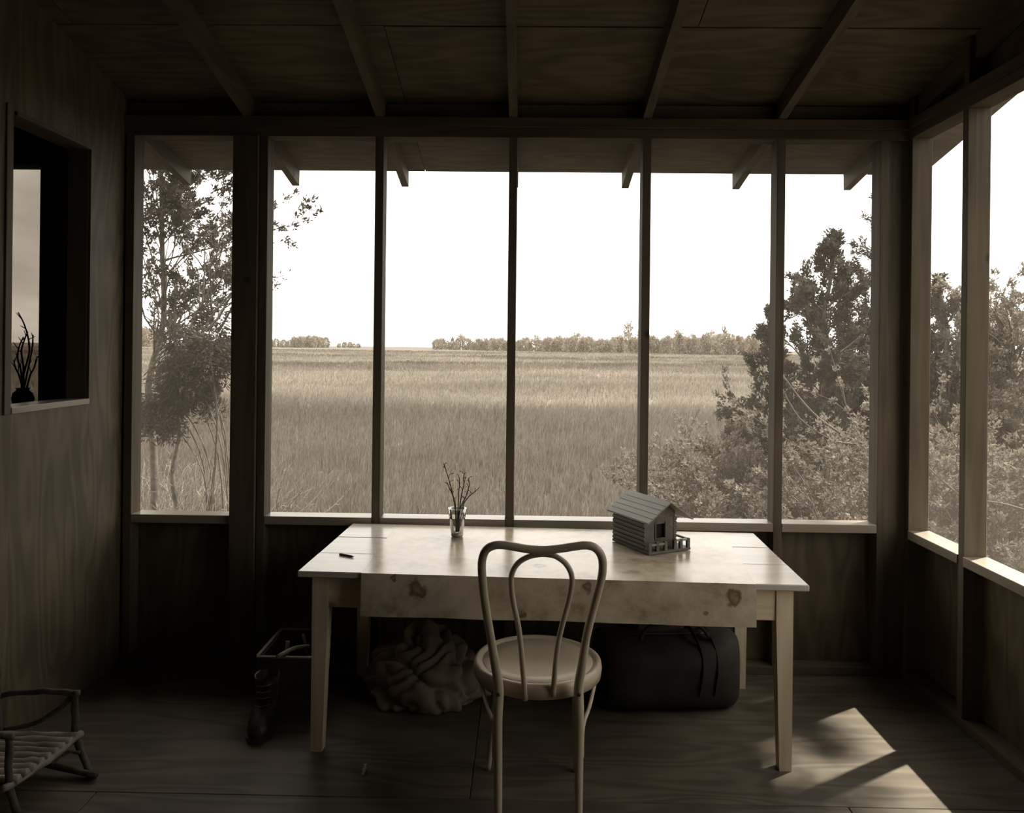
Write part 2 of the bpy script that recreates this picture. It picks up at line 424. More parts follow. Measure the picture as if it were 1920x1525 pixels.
# right wall --------------------------------------------------------------
wr = struct('wall_right', 'screened stud wall on the sunny side with a light wooden sill', 'wall')
xa, xb = XR, XR + SD
ry = [YW - 0.028, at_y(1803, 560, 3.04).y]
y2 = 3.040
rys = [YW - 0.024, y2] + [y2 - 0.61 * k for k in range(1, 7)]
ZSR = 0.672
def gable_top(y): return raft_z(y) + RD - 0.001
for y in rys:
    bx('stud', (xa, y - ST / 2, ST), (xb, y + ST / 2, ZH), M['stud_z'], wr)
    bx('gable_stud', (xa + 0.002, y - ST / 2, ZH + 0.09), (xb - 0.02, y + ST / 2, gable_top(y + ST / 2)), M['stud_z'], wr)
solid_from = 1.5
for i in range(len(rys) - 1):
    a, b = rys[i + 1] + ST / 2, rys[i] - ST / 2
    open_bay = b > solid_from
    if open_bay:
        bx('sill', (xa - 0.004, a + 0.001, ZSR - ST), (xb + 0.004, b - 0.001, ZSR), M['sillw_y'], wr)
        bx('lower_panel', (xb - 0.012, a + 0.001, ST), (xb - 0.002, b - 0.001, ZSR - ST), M['ply_dark'], wr)
        MB().box((xb - 0.004, a, ZSR), (xb - 0.003, b, ZH), 0.0002).build('insect_screen', M['screen'], wr)
    else:
        bx('lower_panel', (xb - 0.012, a, ST), (xb - 0.002, b, ZH), M['ply_dark'], wr)
yend = rys[-1]
bx('lower_panel', (xb - 0.012, YB, 0), (xb - 0.002, yend - ST / 2, ZH), M['ply_dark'], wr)
for (za, zb_, xo) in ((ZH, ZH + 0.044, 0.0), (ZH + 0.045, ZH + 0.089, 0.004)):
    bx('header_plate', (xa - xo, YB, za), (xb, YW - 0.004, zb_), M['stud_y'], wr)
bx('bottom_plate', (xa - 0.002, YB, 0.0005), (xb, YW - 0.004, ST), M['stud_y'], wr)
m = MB(); ya, yb = YB, YW + SD
zg = ZH + 0.0895
m.hexa([(xb - 0.018, ya, zg), (xb, ya, zg), (xb, yb, zg), (xb - 0.018, yb, zg)],
       [(xb - 0.018, ya, gable_top(ya)), (xb, ya, gable_top(ya)), (xb, yb, gable_top(yb)), (xb - 0.018, yb, gable_top(yb))])
m.build('gable_panel', M['ply_dark'], wr)
bx('siding', (xb + 0.001, YB, -0.2), (xb + 0.012, YW + SD, ZSR - ST), M['ply_dark'], wr)

# left wall with its unglazed opening to the next room ------------------------
wl = struct('wall_left', 'plywood wall with a tall opening into the next room', 'wall')
wt = 0.10
oy0 = at_plane(22, 600, (XL, 0, 0), Vector((1, 0, 0))).y; oy1 = at_plane(168, 600, (XL, 0, 0), Vector((1, 0, 0))).y
oz0 = 1.228; oz1 = 2.288
def wl_piece(ya, yb, za, zb0, zb1=None, nm='plywood_sheet'):
    zb1 = zb0 if zb1 is None else zb1
    m = MB(); m.hexa([(XL - 0.012, ya, za), (XL, ya, za), (XL, yb, za), (XL - 0.012, yb, za)],
                     [(XL - 0.012, ya, zb0), (XL, ya, zb0), (XL, yb, zb1), (XL - 0.012, yb, zb1)])
    return m.build(nm, M['ply_wall'], wl)
wl_piece(YB, 0.95, 0, gable_top(YB), gable_top(0.95))
wl_piece(0.953, oy0, 0, gable_top(0.953), gable_top(oy0))
wl_piece(oy1, YW + 0.02, 0, gable_top(oy1), gable_top(YW + 0.02))
wl_piece(oy0 + 0.0005, oy1 - 0.0005, 0, oz0)
wl_piece(oy0 + 0.0005, oy1 - 0.0005, oz1, gable_top(oy0), gable_top(oy1))
m = MB(); m.hexa([(XL - wt, YB, 0), (XL - wt + 0.012, YB, 0), (XL - wt + 0.012, oy0, 0), (XL - wt, oy0, 0)],
                 [(XL - wt, YB, gable_top(YB)), (XL - wt + 0.012, YB, gable_top(YB)), (XL - wt + 0.012, oy0, gable_top(oy0)), (XL - wt, oy0, gable_top(oy0))])
m.build('back_sheet', M['ply_dark'], wl)
bx('back_sheet', (XL - wt, oy1, 0), (XL - wt + 0.012, YW, gable_top(YW)), M['ply_dark'], wl)
bx('back_sheet', (XL - wt, oy0, 0), (XL - wt + 0.012, oy1, oz0), M['ply_dark'], wl)
bx('back_sheet', (XL - wt, oy0, oz1), (XL - wt + 0.012, oy1, gable_top(oy1)), M['ply_dark'], wl)
bx('opening_jamb', (XL - wt, oy1 - 0.001, oz0 - 0.03), (XL - 0.0125, oy1 + ST, oz1 + 0.03), M['stud_z'], wl)
bx('opening_jamb', (XL - wt, oy0 - ST, oz0 - 0.03), (XL - 0.0125, oy0 + 0.001, oz1 + 0.03), M['stud_z'], wl)
bx('opening_head', (XL - wt, oy0, oz1 - 0.001), (XL - 0.0125, oy1, oz1 + ST), M['stud_y'], wl)
bx('opening_sill', (XL - wt - 0.01, oy0, oz0 - 0.02), (XL + 0.004, oy1, oz0 + 0.004), M['sillw_y'], wl)
bx('opening_casing', (XL, oy0 - 0.045, oz0 - 0.02), (XL + 0.008, oy0 - 0.012, oz1 + 0.03), M['stud_z'], wl)
bx('opening_casing', (XL, oy0 + 0.003, oz1 - 0.004), (XL + 0.012, oy1 - 0.05, oz1 + 0.012), M['stud_y'], wl)

# next room: window in its front wall, end wall ------------------------------
wn_ = struct('wall_annex', 'dark front wall of the next room around a narrow window', 'wall')
nx1 = at_y(77, 600, YW).x; nx0 = -3.0
nz1 = at_y(50, 310, YW).z; nz0 = at_y(50, 762, YW).z
ax0 = X_RAKE_L + 0.25
for lo, hi in (((nx1, YW, 0), (XL - wt, YW + 0.09, roof_z(YW + 0.09))), ((ax0, YW, 0), (nx0, YW + 0.09, roof_z(YW + 0.09))),
               ((nx0, YW, 0), (nx1, YW + 0.09, nz0)), ((nx0, YW, nz1), (nx1, YW + 0.09, roof_z(YW + 0.09)))):
    bx('dark_panel', lo, hi, M['ply_dark'], wn_)
bx('window_sill', (nx0 - 0.03, YW - 0.12, nz0 - 0.035), (nx1 + 0.06, YW + 0.05, nz0), M['stud_x'], wn_)
bx('window_casing', (nx1, YW - 0.018, nz0), (nx1 + 0.06, YW - 0.0005, nz1 + 0.05), M['stud_z'], wn_)
bx('window_casing', (nx0, YW - 0.018, nz1), (nx1, YW - 0.0005, nz1 + 0.05), M['stud_x'], wn_)
M['tinted'] = mat_clear('sky_dimming_window_glass', tint=(0.40, 0.38, 0.355, 1), rough=0.1)  # dark tint put into the pane to grey the bright sky behind
w1 = bx('window_1', (nx0, YW + 0.04, nz0), (nx1, YW + 0.046, nz1), M['tinted'], None, c=0.0003)
tag(w1, 'grimy glass pane of the next room dimming the sky, seen through the wall opening', 'window', kind='structure')
m = MB(); m.hexa([(ax0 - 0.02, YB, 0), (ax0, YB, 0), (ax0, YW + .09, 0), (ax0 - 0.02, YW + .09, 0)],
                 [(ax0 - 0.02, YB, roof_z(YB)), (ax0, YB, roof_z(YB)), (ax0, YW + .09, roof_z(YW + .09)), (ax0 - 0.02, YW + .09, roof_z(YW + .09))])
wal = m.build('wall_annex_end', M['ply_dark']); tag(wal, 'dark end wall of the next room', 'wall', kind='structure')
wb = struct('wall_back', 'dark plywood wall closing the back of the porch', 'wall')
bx('plywood_sheet', (ax0 - 0.02, YB - 0.02, -0.2), (XR + SD, YB, roof_z(YB)), M['ply_dark'], wb)

# ------------------------------------------------------------------ table
ZT = 0.66
tc = [at_z(*p, ZT) for p in ((561, 1067), (1520, 1103), (1412, 997), (660, 984))]
t_ang = math.atan2((tc[1] - tc[0]).y + (tc[2] - tc[3]).y, (tc[1] - tc[0]).x + (tc[2] - tc[3]).x)
t_c = sum(tc, Vector()) / 4
t_w = ((tc[1] - tc[0]).length + (tc[2] - tc[3]).length) / 2
t_d = ((tc[3] - tc[0]).length + (tc[2] - tc[1]).length) / 2
tab = tag(empty('table', (t_c.x, t_c.y, 0), t_ang), 'long white painted wooden table with tapered legs by the screened wall', 'table')
hw, hd = t_w / 2, t_d / 2
TT = 0.022
for k in range(3):
    ya = -hd + t_d * k / 3; yb = -hd + t_d * (k + 1) / 3
    bx('plank', (-hw, ya + 0.0012, ZT - TT), (hw, yb - 0.0012, ZT - (0.0008 if k == 1 else 0)), M['top'], tab, c=0.003)
AH = 0.115
ins = 0.045; LT = 0.058; LB = 0.042
ax_, ay_ = hw - ins, hd - 0.03
for sx in (-1, 1):
    for sy in (-1, 1):
        cx, cy = sx * (ax_ - LT / 2), sy * (ay_ - LT / 2)
        zt_ = ZT - TT
        ox, oy = cx + sx * (LT - LB) / 2, cy + sy * (LT - LB) / 2
        def sq(px_, py_, s_, z): return [(px_ - s_ / 2, py_ - s_ / 2, z), (px_ + s_ / 2, py_ - s_ / 2, z), (px_ + s_ / 2, py_ + s_ / 2, z), (px_ - s_ / 2, py_ + s_ / 2, z)]
        m = MB(); m.hexa(sq(ox, oy, LB, 0), sq(cx, cy, LT, zt_ - AH)); m.hexa(sq(cx, cy, LT, zt_ - AH), sq(cx, cy, LT, zt_))
        m.build('leg', M['paint_z'], tab)
for sy in (-1, 1):
    bx('apron', (-ax_ + LT, sy * (ay_ - 0.006) - 0.011 * (1 + sy), ZT - TT - AH), (ax_ - LT, sy * (ay_ - 0.006) + 0.011 * (1 - sy), ZT - TT), M['paint_x'], tab)
for sx in (-1, 1):
    bx('apron', (sx * (ax_ - 0.006) - 0.011 * (1 + sx), -ay_ + LT, ZT - TT - AH), (sx * (ax_ - 0.006) + 0.011 * (1 - sx), ay_ - LT, ZT - TT), M['paint_y'], tab)

# runner of pale stained cloth, over the top and down the front ----------------
def mat_runner():
    m, nt, b = new_mat('stained_pale_cloth')
    tcn = node(nt, 'ShaderNodeTexCoord')
    n1 = node(nt, 'ShaderNodeTexNoise', Scale=5.0, Detail=8.0, Roughness=0.7); nt.links.new(tcn.outputs['Object'], n1.inputs['Vector'])
    col = ramp(nt, n1.outputs['Fac'], [(0.33, S(0.27, 1.5)), (0.47, S(0.54, 1.35)), (0.60, S(0.70, 1.2))])
    n2 = node(nt, 'ShaderNodeTexNoise', Scale=22.0, Detail=4.0); nt.links.new(tcn.outputs['Object'], n2.inputs['Vector'])
    off = nt.nodes.new('ShaderNodeVectorMath'); off.operation = 'MULTIPLY_ADD'
    off.inputs[1].default_value = (0.07, 0.07, 0.07); nt.links.new(n2.outputs['Color'], off.inputs[0]); nt.links.new(tcn.outputs['Object'], off.inputs[2])
    for (p, r) in STAINS:
        vd = nt.nodes.new('ShaderNodeVectorMath'); vd.operation = 'DISTANCE'
        nt.links.new(off.outputs[0], vd.inputs[0]); vd.inputs[1].default_value = (p[0] + .035, p[1] + .035, p[2] + .035)
        kr = ramp(nt, vd.outputs['Value'], [(r * 0.25, (0.62, 0.58, 0.52, 1)), (r * 0.7, (0.30, 0.26, 0.21, 1)), (r, (1, 1, 1, 1))])
        mm = nt.nodes.new('ShaderNodeMix'); mm.data_type = 'RGBA'; mm.blend_type = 'MULTIPLY'; mm.inputs['Factor'].default_value = 1.0
        nt.links.new(col, mm.inputs['A']); nt.links.new(kr, mm.inputs['B']); col = mm.outputs['Result']
    nt.links.new(col, b.inputs['Base Color']); b.inputs['Roughness'].default_value = 0.22
    b.inputs['Specular IOR Level'].default_value = 0.42
    return m
inv = tab.matrix_basis.inverted() if False else (Matrix.Translation((t_c.x, t_c.y, 0)) @ Matrix.Rotation(t_ang, 4, 'Z')).inverted()
def tl(px, py, z=ZT): return inv @ at_z(px, py, z)
rxl_f, rxr_f = tl(681, 1071).x, tl(1420, 1099).x
rxl_b, rxr_b = tl(745, 983).x, tl(1352, 996).x
yf = -hd - 0.004
STAINS = []
def flap(px, py):
    n = (Matrix.Rotation(t_ang, 3, 'Z') @ Vector((0, -1, 0)))
    p0 = Matrix.Translation((t_c.x, t_c.y, 0)) @ Matrix.Rotation(t_ang, 4, 'Z') @ Vector((0, yf, 0.5))
    return inv @ at_plane(px, py, p0, n)
for (px, py, r) in ((1378, 1122, .034), (785, 1104, .032), (1098, 1100, .024), (980, 1150, .018), (735, 1082, .012), (1320, 1150, .015)):
    STAINS.append((tuple(flap(px, py)), r))
STAINS.append((tuple(tl(1010, 1060, ZT + .003)), .03)); STAINS.append((tuple(tl(820, 1010, ZT + .003)), .012))
NU, NT_, NF = 60, 14, 12
m = MB(); hang = 0.147
rowsv = []
for j in range(NT_ + NF + 3):
    row = []
    for i in range(NU + 1):
        s = i / NU
        if j <= NT_:
            t = j / NT_
            x = (rxl_b + (rxr_b - rxl_b) * s) * (1 - t) + (rxl_f + (rxr_f - rxl_f) * s) * t
            y = (hd - 0.012) * (1 - t) + (yf - 0.001) * t
            z = ZT + 0.0011 + 0.0003 * mnoise.noise((x * 9, y * 9, 0))
        else:
            q = (j - NT_) / (NF + 2)
            x = rxl_f + (rxr_f - rxl_f) * s
            dz = q * hang * (1.0 + 0.045 * mnoise.noise((x * 3.0, 2.2, 0)) - 0.03 * (s - 0.5))
            z = ZT + 0.0011 - dz
            y = yf - 0.003 * min(1, q * 5) - 0.010 * q * mnoise.noise((x * 4.5, 7.7, q)) - 0.006 * q
        row.append((x, y, z))
    rowsv.append(row)
nr = len(rowsv)
vsr = [p for r in rowsv for p in r] + [(p[0], p[1] + (0.0018 if j > NT_ else 0), p[2] - (0.0009 if j <= NT_ else 0)) for j, r in enumerate(rowsv) for p in r]
off_ = nr * (NU + 1); fsr = []
for j in range(nr - 1):
    for i in range(NU):
        a = j * (NU + 1) + i; q = (a, a + NU + 1, a + NU + 2, a + 1)
        fsr.append(q); fsr.append(tuple(k + off_ for k in q[::-1]))
def side(a, b): fsr.append((a, b, b + off_, a + off_))
for i in range(NU):
    side(i + 1, i) if False else side(i, i + 1); k = (nr - 1) * (NU + 1) + i; side(k + 1, k)
for j in range(nr - 1):
    a = j * (NU + 1); side(a + NU + 1, a); b = a + NU; side(b, b + NU + 1)
m.add(vsr, fsr)
run = m.build('table_runner', mat_runner(), None, smooth=True)
sh = run.data.attributes.new('sharp_edge', 'BOOLEAN', 'EDGE')
def rim(k):
    j, i = divmod(k % off_, NU + 1)
    return {n for n, c in ((1, j == NT_), (2, i == 0), (3, i == NU), (4, j == 0), (5, j == nr - 1)) if c}
for e in run.data.edges:
    if rim(e.vertices[0]) & rim(e.vertices[1]): sh.data[e.index].value = True
run.location = (t_c.x, t_c.y, 0); run.rotation_euler = (0, 0, t_ang)
tag(run, 'pale stained cloth runner covering the tabletop and hanging down its front', 'cloth')

# ------------------------------------------------------------------ bentwood chair
ZSEAT = 0.46
sc_ = Vector((at_y(1008, 1237, 2.50).x, 2.50, 0)); SR_ = 0.208
ch = tag(empty('bentwood_chair', sc_), 'cream painted bentwood cafe chair with double-hoop back at the table', 'chair')
def lc(p): return Vector(p) - sc_
m = MB(); m.lathe([(0.166, -0.012), (0.166, -0.045), (0.192, -0.050), (0.205, -0.045), (0.208, -0.020), (0.205, -0.003), (0.197, 0.001), (0.188, -0.002), (0.183, -0.006), (0.180, -0.006), (0.175, -0.010)], 56, (0, 0, ZSEAT), closed=True)
seat = m.build('seat', M['chair'], ch, smooth=True)
m = MB(); m.lathe([(0.178, -0.016), (0.180, -0.008), (0.176, -0.0045), (0.12, -0.0062), (0.05, -0.0075), (0.001, -0.008)], 56, (0, 0, ZSEAT))
m.build('seat_panel', M['chair'], seat, smooth=True)
p_lo = Vector((0, 2.288, 0.45)); p_hi = Vector((0, 2.205, 0.905))
bn = (p_hi - p_lo).cross(Vector((1, 0, 0))).normalized()
OUT = [(935, 1292), (927, 1238), (920, 1195), (912.5, 1151), (906.5, 1108), (903.5, 1071), (904.6, 1048), (912, 1031), (927, 1023), (946, 1022.5), (967, 1026), (991, 1030), (1021, 1031.5), (1050, 1029), (1076, 1025), (1097, 1022.7), (1113, 1026), (1124.5, 1037), (1130, 1054), (1128.6, 1080), (1121.5, 1108), (1110, 1151.5), (1099.5, 1195), (1091, 1249), (1085, 1292)]
op = [lc(at_plane(*p, p_lo, bn)) for p in OUT]
# legs carry on below the seat from both ends of the hoop
footL = lc(at_y(936, 1525, 2.235)); footR = lc(at_y(1084, 1525, 2.235))
def leg_down(top, px_mid, px_bot):
    a = lc(at_y(px_mid[0], px_mid[1], 2.282)); b = lc(at_y(px_bot[0], px_bot[1], 2.25))
    d = b - a; e = b + Vector((d.x * 0.45, -0.02, -b.z)); e.z = 0.0
    return [a, (a + b) / 2 + Vector((0, 0.006, 0)), b, e]
legL = leg_down(op[0], (933, 1352), (934, 1525)); legR = leg_down(op[-1], (1086, 1352), (1085, 1525))
path = list(reversed(legL)) + op + legR
pp = smooth_pts(path, 5)
def rad_main(p):
    z = p.z
    if z > 0.62: return 0.0122
    if z > 0.42: return 0.0122 + (0.62 - z) / 0.2 * 0.0030
    return 0.0152 - (0.42 - z) / 0.42 * 0.005
MB().tube(pp, [rad_main(p) for p in pp], 12).build('back_hoop_and_rear_legs', M['chair'], ch, smooth=True)
INN = [(985, 1313), (980.5, 1260), (977, 1216), (971.5, 1173), (962.5, 1130), (958.5, 1096), (960.5, 1074), (971.5, 1056), (990, 1044.5), (1011, 1040), (1026, 1040), (1043, 1044), (1060.5, 1057), (1071, 1076), (1072, 1097), (1065.5, 1130), (1055, 1169), (1046.5, 1206), (1041, 1249), (1037, 1305)]
ip = smooth_pts([lc(at_plane(*p, p_lo + Vector((0, 0.006, 0)), bn)) for p in INN], 5)
MB().tube(ip, [0.0082] * len(ip), 10).build('inner_hoop', M['chair'], ch, smooth=True)
for sx in (-1, 1):
    # front legs, slightly splayed, tapering
    ft = Vector((sx * 0.135, 0.125, ZSEAT - 0.03)); fb = Vector((sx * 0.152 - 0.012, 0.165, 0.0))
    pts = smooth_pts([ft, ft + Vector((0, 0.012, -0.15)), (ft + fb) / 2 + Vector((0, 0.008, -0.06)), fb], 5)
    MB().tube(pts, [0.0155 - 0.006 * i / (len(pts) - 1) for i in range(len(pts))], 12).build('front_leg', M['chair'], ch, smooth=True)
    rl = legL if sx < 0 else legR
    side_p = Vector((sx * 0.188, -0.035, ZSEAT - 0.042)); a = rl[0] + Vector((sx * 0.012, 0.006, -0.02))
    pts = smooth_pts([side_p, side_p + Vector((-sx * 0.012, -0.03, -0.03)), a * 0.5 + side_p * 0.5 + Vector((-sx * 0.004, -0.02, -0.012)), a + Vector((0, 0, 0.0)), a + Vector((-sx * 0.002, 0, -0.09))], 5)
    MB().tube(pts, [0.0065] * len(pts), 8).build('leg_brace', M['chair'], ch, smooth=True)
m = MB(); ring = [Vector((0.142 * math.cos(a), 0.142 * math.sin(a), 0.225)) for a in [2 * math.pi * k / 40 for k in range(41)]]
for p_, nm in ((op[0], 0), (op[-1], 0)):
    q = p_ + Vector((0, -0.016, 0.0))
    MB().lathe([(0.001, -0.0035), (0.0055, -0.003), (0.006, 0.0)], 10).build('screw_head', M['nail'], ch, smooth=True).matrix_basis = Matrix.Translation(q + Vector((0, 0, -0.01))) @ Matrix.Rotation(math.radians(-90), 4, 'X')

# ------------------------------------------------------------------ tumbler with twigs
gp = at_z(857, 1005, ZT + 0.004)
GZ = ZT + 0.0034
M['tumbler'] = mat_clear('clear_tumbler_glass', tint=(0.90, 0.89, 0.87, 1), rough=0.03)
M['thickglass'] = mat_plain('thick_glass_foot', 0.4, rough=0.1, var=0.5, scale=60, spec=0.9, bump=0.4)
gl = tag(empty('glass_tumbler', (gp.x, gp.y, GZ)), 'clear flared drinking glass holding dry twigs on the table', 'glass')
gh = 0.118
MB().lathe([(0.0245, 0.017), (0.0255, 0.018), (0.029, 0.05), (0.0375, gh), (0.0385, gh + 0.001), (0.0395, gh), (0.031, 0.05), (0.0265, 0.016), (0.026, 0.0155), (0.0245, 0.0155)], 28, closed=True).build('bowl', M['tumbler'], gl, smooth=True)
MB().lathe([(0.023, 0.0), (0.0255, 0.002), (0.0262, 0.0145), (0.024, 0.0152)], 28).build('foot', M['thickglass'], gl, smooth=True)
TW = [[(856, 1000), (853, 950), (845, 912), (838, 888), (832, 869)],
      [(859, 1000), (862, 952), (866, 925), (870, 908), (869, 896), (871, 888)],
      [(855, 1000), (855, 955), (850, 932), (842, 914), (838, 905)],
      [(860, 1000), (868, 950), (877, 934), (888, 924), (896, 918)],
      [(857, 1000), (859, 950), (860, 925), (862, 905), (860, 893)],
      [(858, 1000), (862, 958), (874, 930), (880, 910), (878, 896)]]
for i, t in enumerate(TW):
    yy = gp.y + (i - 2.5) * 0.004
    pts = []
    for k, p in enumerate(t):
        q = at_y(p[0], p[1], yy + (0.006 * k * (1 if i % 2 else -1)))
        pts.append(q)
    pts[0].z = GZ + 0.019
    sp_ = smooth_pts(pts, 4); m = MB()
    m.tube(sp_, [0.0034 * (1 - 0.5 * j / len(sp_)) for j in range(len(sp_))], 6)
    rr = random.Random(40 + i)
    for j in range(int(len(sp_) * 0.45), len(sp_) - 1, 2):
        d = Vector((rr.uniform(-1, 1), rr.uniform(-1, 1), rr.uniform(0.4, 1.4))).normalized() * rr.uniform(0.012, 0.03)
        m.tube([sp_[j], sp_[j] + d * 0.5 + Vector((0, 0, 0.003)), sp_[j] + d], [0.0013, 0.0012, 0.0022], 5)
    o = m.build('twig', M['twig'], None, smooth=True, origin=pts[0])
    tag(o, {0: 'tallest thin dry twig standing in the drinking glass', 3: 'short dry twig leaning furthest out over the glass rim'}.get(i, 'thin dry branching twig of middling height in the drinking glass'), 'twig', 'dry twigs in the drinking glass')

# ------------------------------------------------------------------ toy log cabin
cA, cB, cC = at_z(1147, 1015, ZT), at_z(1216, 1043, ZT), at_z(1296, 1033, ZT)
e1 = (cB - cA); cl = e1.length; cw = (cC - cB).length
c_ang = math.atan2(e1.y, e1.x)
cc = cB - e1 / 2 + (cC - cB) / 2
M['cab'] = mat_wood('cabin_dark_wood', 0.14, 'x', rough=0.6, var=0.3, knots=False, grain=2.0)
M['cab_roof'] = mat_wood('cabin_roof_board', 0.30, 'x', rough=0.5, var=0.2, knots=False, grain=2.0, spec=0.6)
M['cab_black'] = mat_plain('cabin_inside_dark', 0.02, rough=0.9)
CZ = ZT + 0.0034
cab = tag(empty('toy_cabin', (cc.x, cc.y, CZ), c_ang), 'small wooden log cabin model with plank gable roof on the table', 'model cabin')
L2, W2 = cl / 2, cw / 2
bx('base', (-L2, -W2, 0), (L2, W2, 0.010), M['cab'], cab, 0.001)
wx0, wx1, wy0, wy1 = -L2 + 0.008, L2 - 0.040, -W2 + 0.008, W2 - 0.052
hwall = 0.122; nl = 7; lh = hwall / nl
for k in range(nl):
    z = 0.010 + lh * (k + 0.5)
    for y in (wy0, wy1):
        MB().tube([(wx0 - 0.006, y, z), (0, y, z), (wx1 + 0.006, y, z)], lh * 0.54, 8).build('log', M['cab'], cab, smooth=False)
    MB().tube([(wx0, wy0 - 0.004, z + lh * 0.2), (wx0, wy1 + 0.004, z + lh * 0.2)], lh * 0.54, 8).build('log', M['cab'], cab)
wyc = (wy0 + wy1) / 2
# front wall boards around the window
dw0, dw1, dz0, dz1 = wyc - 0.022, wyc + 0.022, 0.052, 0.108
for lo, hi in (((wx1 - 0.006, wy0, 0.01), (wx1 + 0.004, dw0, hwall + 0.01)), ((wx1 - 0.006, dw1, 0.01), (wx1 + 0.004, wy1, hwall + 0.01)),
               ((wx1 - 0.006, dw0, 0.01), (wx1 + 0.004, dw1, dz0)), ((wx1 - 0.006, dw0, dz1), (wx1 + 0.004, dw1, hwall + 0.01))):
    bx('front_board', lo, hi, M['cab'], cab, 0.001)
cwin = bx('window', (wx1 - 0.012, dw0, dz0), (wx1 - 0.008, dw1, dz1), M['cab_black'], cab, 0.0005)
for lo, hi in (((wx1 + 0.004, dw0 - 0.006, dz0 - 0.006), (wx1 + 0.008, dw0, dz1 + 0.006)), ((wx1 + 0.004, dw1, dz0 - 0.006), (wx1 + 0.008, dw1 + 0.006, dz1 + 0.006)), ((wx1 + 0.004, dw0, dz0 - 0.006), (wx1 + 0.009, dw1, dz0))):
    bx('window_frame', lo, hi, M['cab'], cwin, 0.0008)
ridge = 0.196; ez = 0.122; ey = W2 + 0.006
rx0, rx1 = -L2 - 0.026, L2 + 0.004
def tri(x0, x1, n):
    m = MB(); h0 = hwall + 0.01
    def zr(y): return ridge - 0.006 - (ridge - ez) * abs(y) / ey
    pts = [(wy0, h0), (wy1, h0), (wy1, zr(wy1)), (0, zr(0)), (wy0, max(zr(wy0), h0 + .001))]
    nn = len(pts); m.add([(x0, a, b) for a, b in pts] + [(x1, a, b) for a, b in pts], [tuple(range(nn))[::-1], tuple(range(nn, 2 * nn))] + [(i, (i + 1) % nn, (i + 1) % nn + nn, i + nn) for i in range(nn)])
    return m.build(n, M['cab'], cab)
tri(wx1 - 0.006, wx1 + 0.004, 'gable_board'); tri(wx0 - 0.004, wx0 + 0.006, 'gable_board')
for s in (-1, 1):
    npl = 5
    for k in range(npl):
        t0, t1 = k / npl, (k + 1) / npl + 0.03
        ya, yb = s * ey * t0, s * ey * t1
        za, zb_ = ridge - (ridge - ez) * t0, ridge - (ridge - ez) * t1
        lift = 0.0025 * (npl - 1 - k) / npl
        j0, j1 = rnd.uniform(-.002, .002), rnd.uniform(-.002, .002)
        a4 = [(rx0 + j0, ya, za), (rx1 + j1, ya, za), (rx1 + j1, yb, zb_), (rx0 + j0, yb, zb_)]
        m = MB(); th = 0.005
        t4 = [(x, y, z + th + (0.0 if abs(y) < abs(yb) else 0.0018)) for x, y, z in a4]
        if s > 0: m.hexa(a4, t4)
        else: m.hexa(a4[::-1], t4[::-1])
        m.build('roof_plank', M['cab_roof'], cab)
# porch posts and rails
for (x, y) in ((L2 - 0.008, -W2 + 0.008), (L2 - 0.008, -W2 + 0.045), (L2 - 0.008, -W2 + 0.085), (L2 - 0.008, W2 - 0.075), (L2 - 0.008, W2 - 0.045), (L2 - 0.008, W2 - 0.008), (0.03, W2 - 0.008), (-L2 + 0.01, W2 - 0.008)):
    bx('rail_post', (x - 0.006, y - 0.007, 0.010), (x + 0.006, y + 0.007, 0.046), M['cab'], cab, 0.0008)
bx('rail', (L2 - 0.0125, -W2 + 0.004, 0.032), (L2 - 0.0035, -W2 + 0.09, 0.040), M['cab_roof'], cab, 0.0008)
bx('rail', (L2 - 0.0125, W2 - 0.08, 0.038), (L2 - 0.0035, W2 - 0.004, 0.046), M['cab_roof'], cab, 0.0008)
bx('rail', (-L2 + 0.006, W2 - 0.0125, 0.038), (L2 - 0.006, W2 - 0.0035, 0.046), M['cab_roof'], cab, 0.0008)

# pencil stub on the table
a, b = at_z(637, 1039, ZT + 0.005), at_z(664, 1044, ZT + 0.005)
d = (b - a).normalized()
pc = tag(empty('pencil', a), 'short dark pencil lying on the bare end of the table', 'pencil')
MB().tube([(0, 0, 0), (b - a) * 0.86], 0.0042, 6).build('barrel', M['twig'], pc)
MB().tube([(b - a) * 0.86, b - a], [0.0041, 0.0006], 6).build('tip', M['sillw_x'], pc)
pc.location.z = ZT + 0.0042

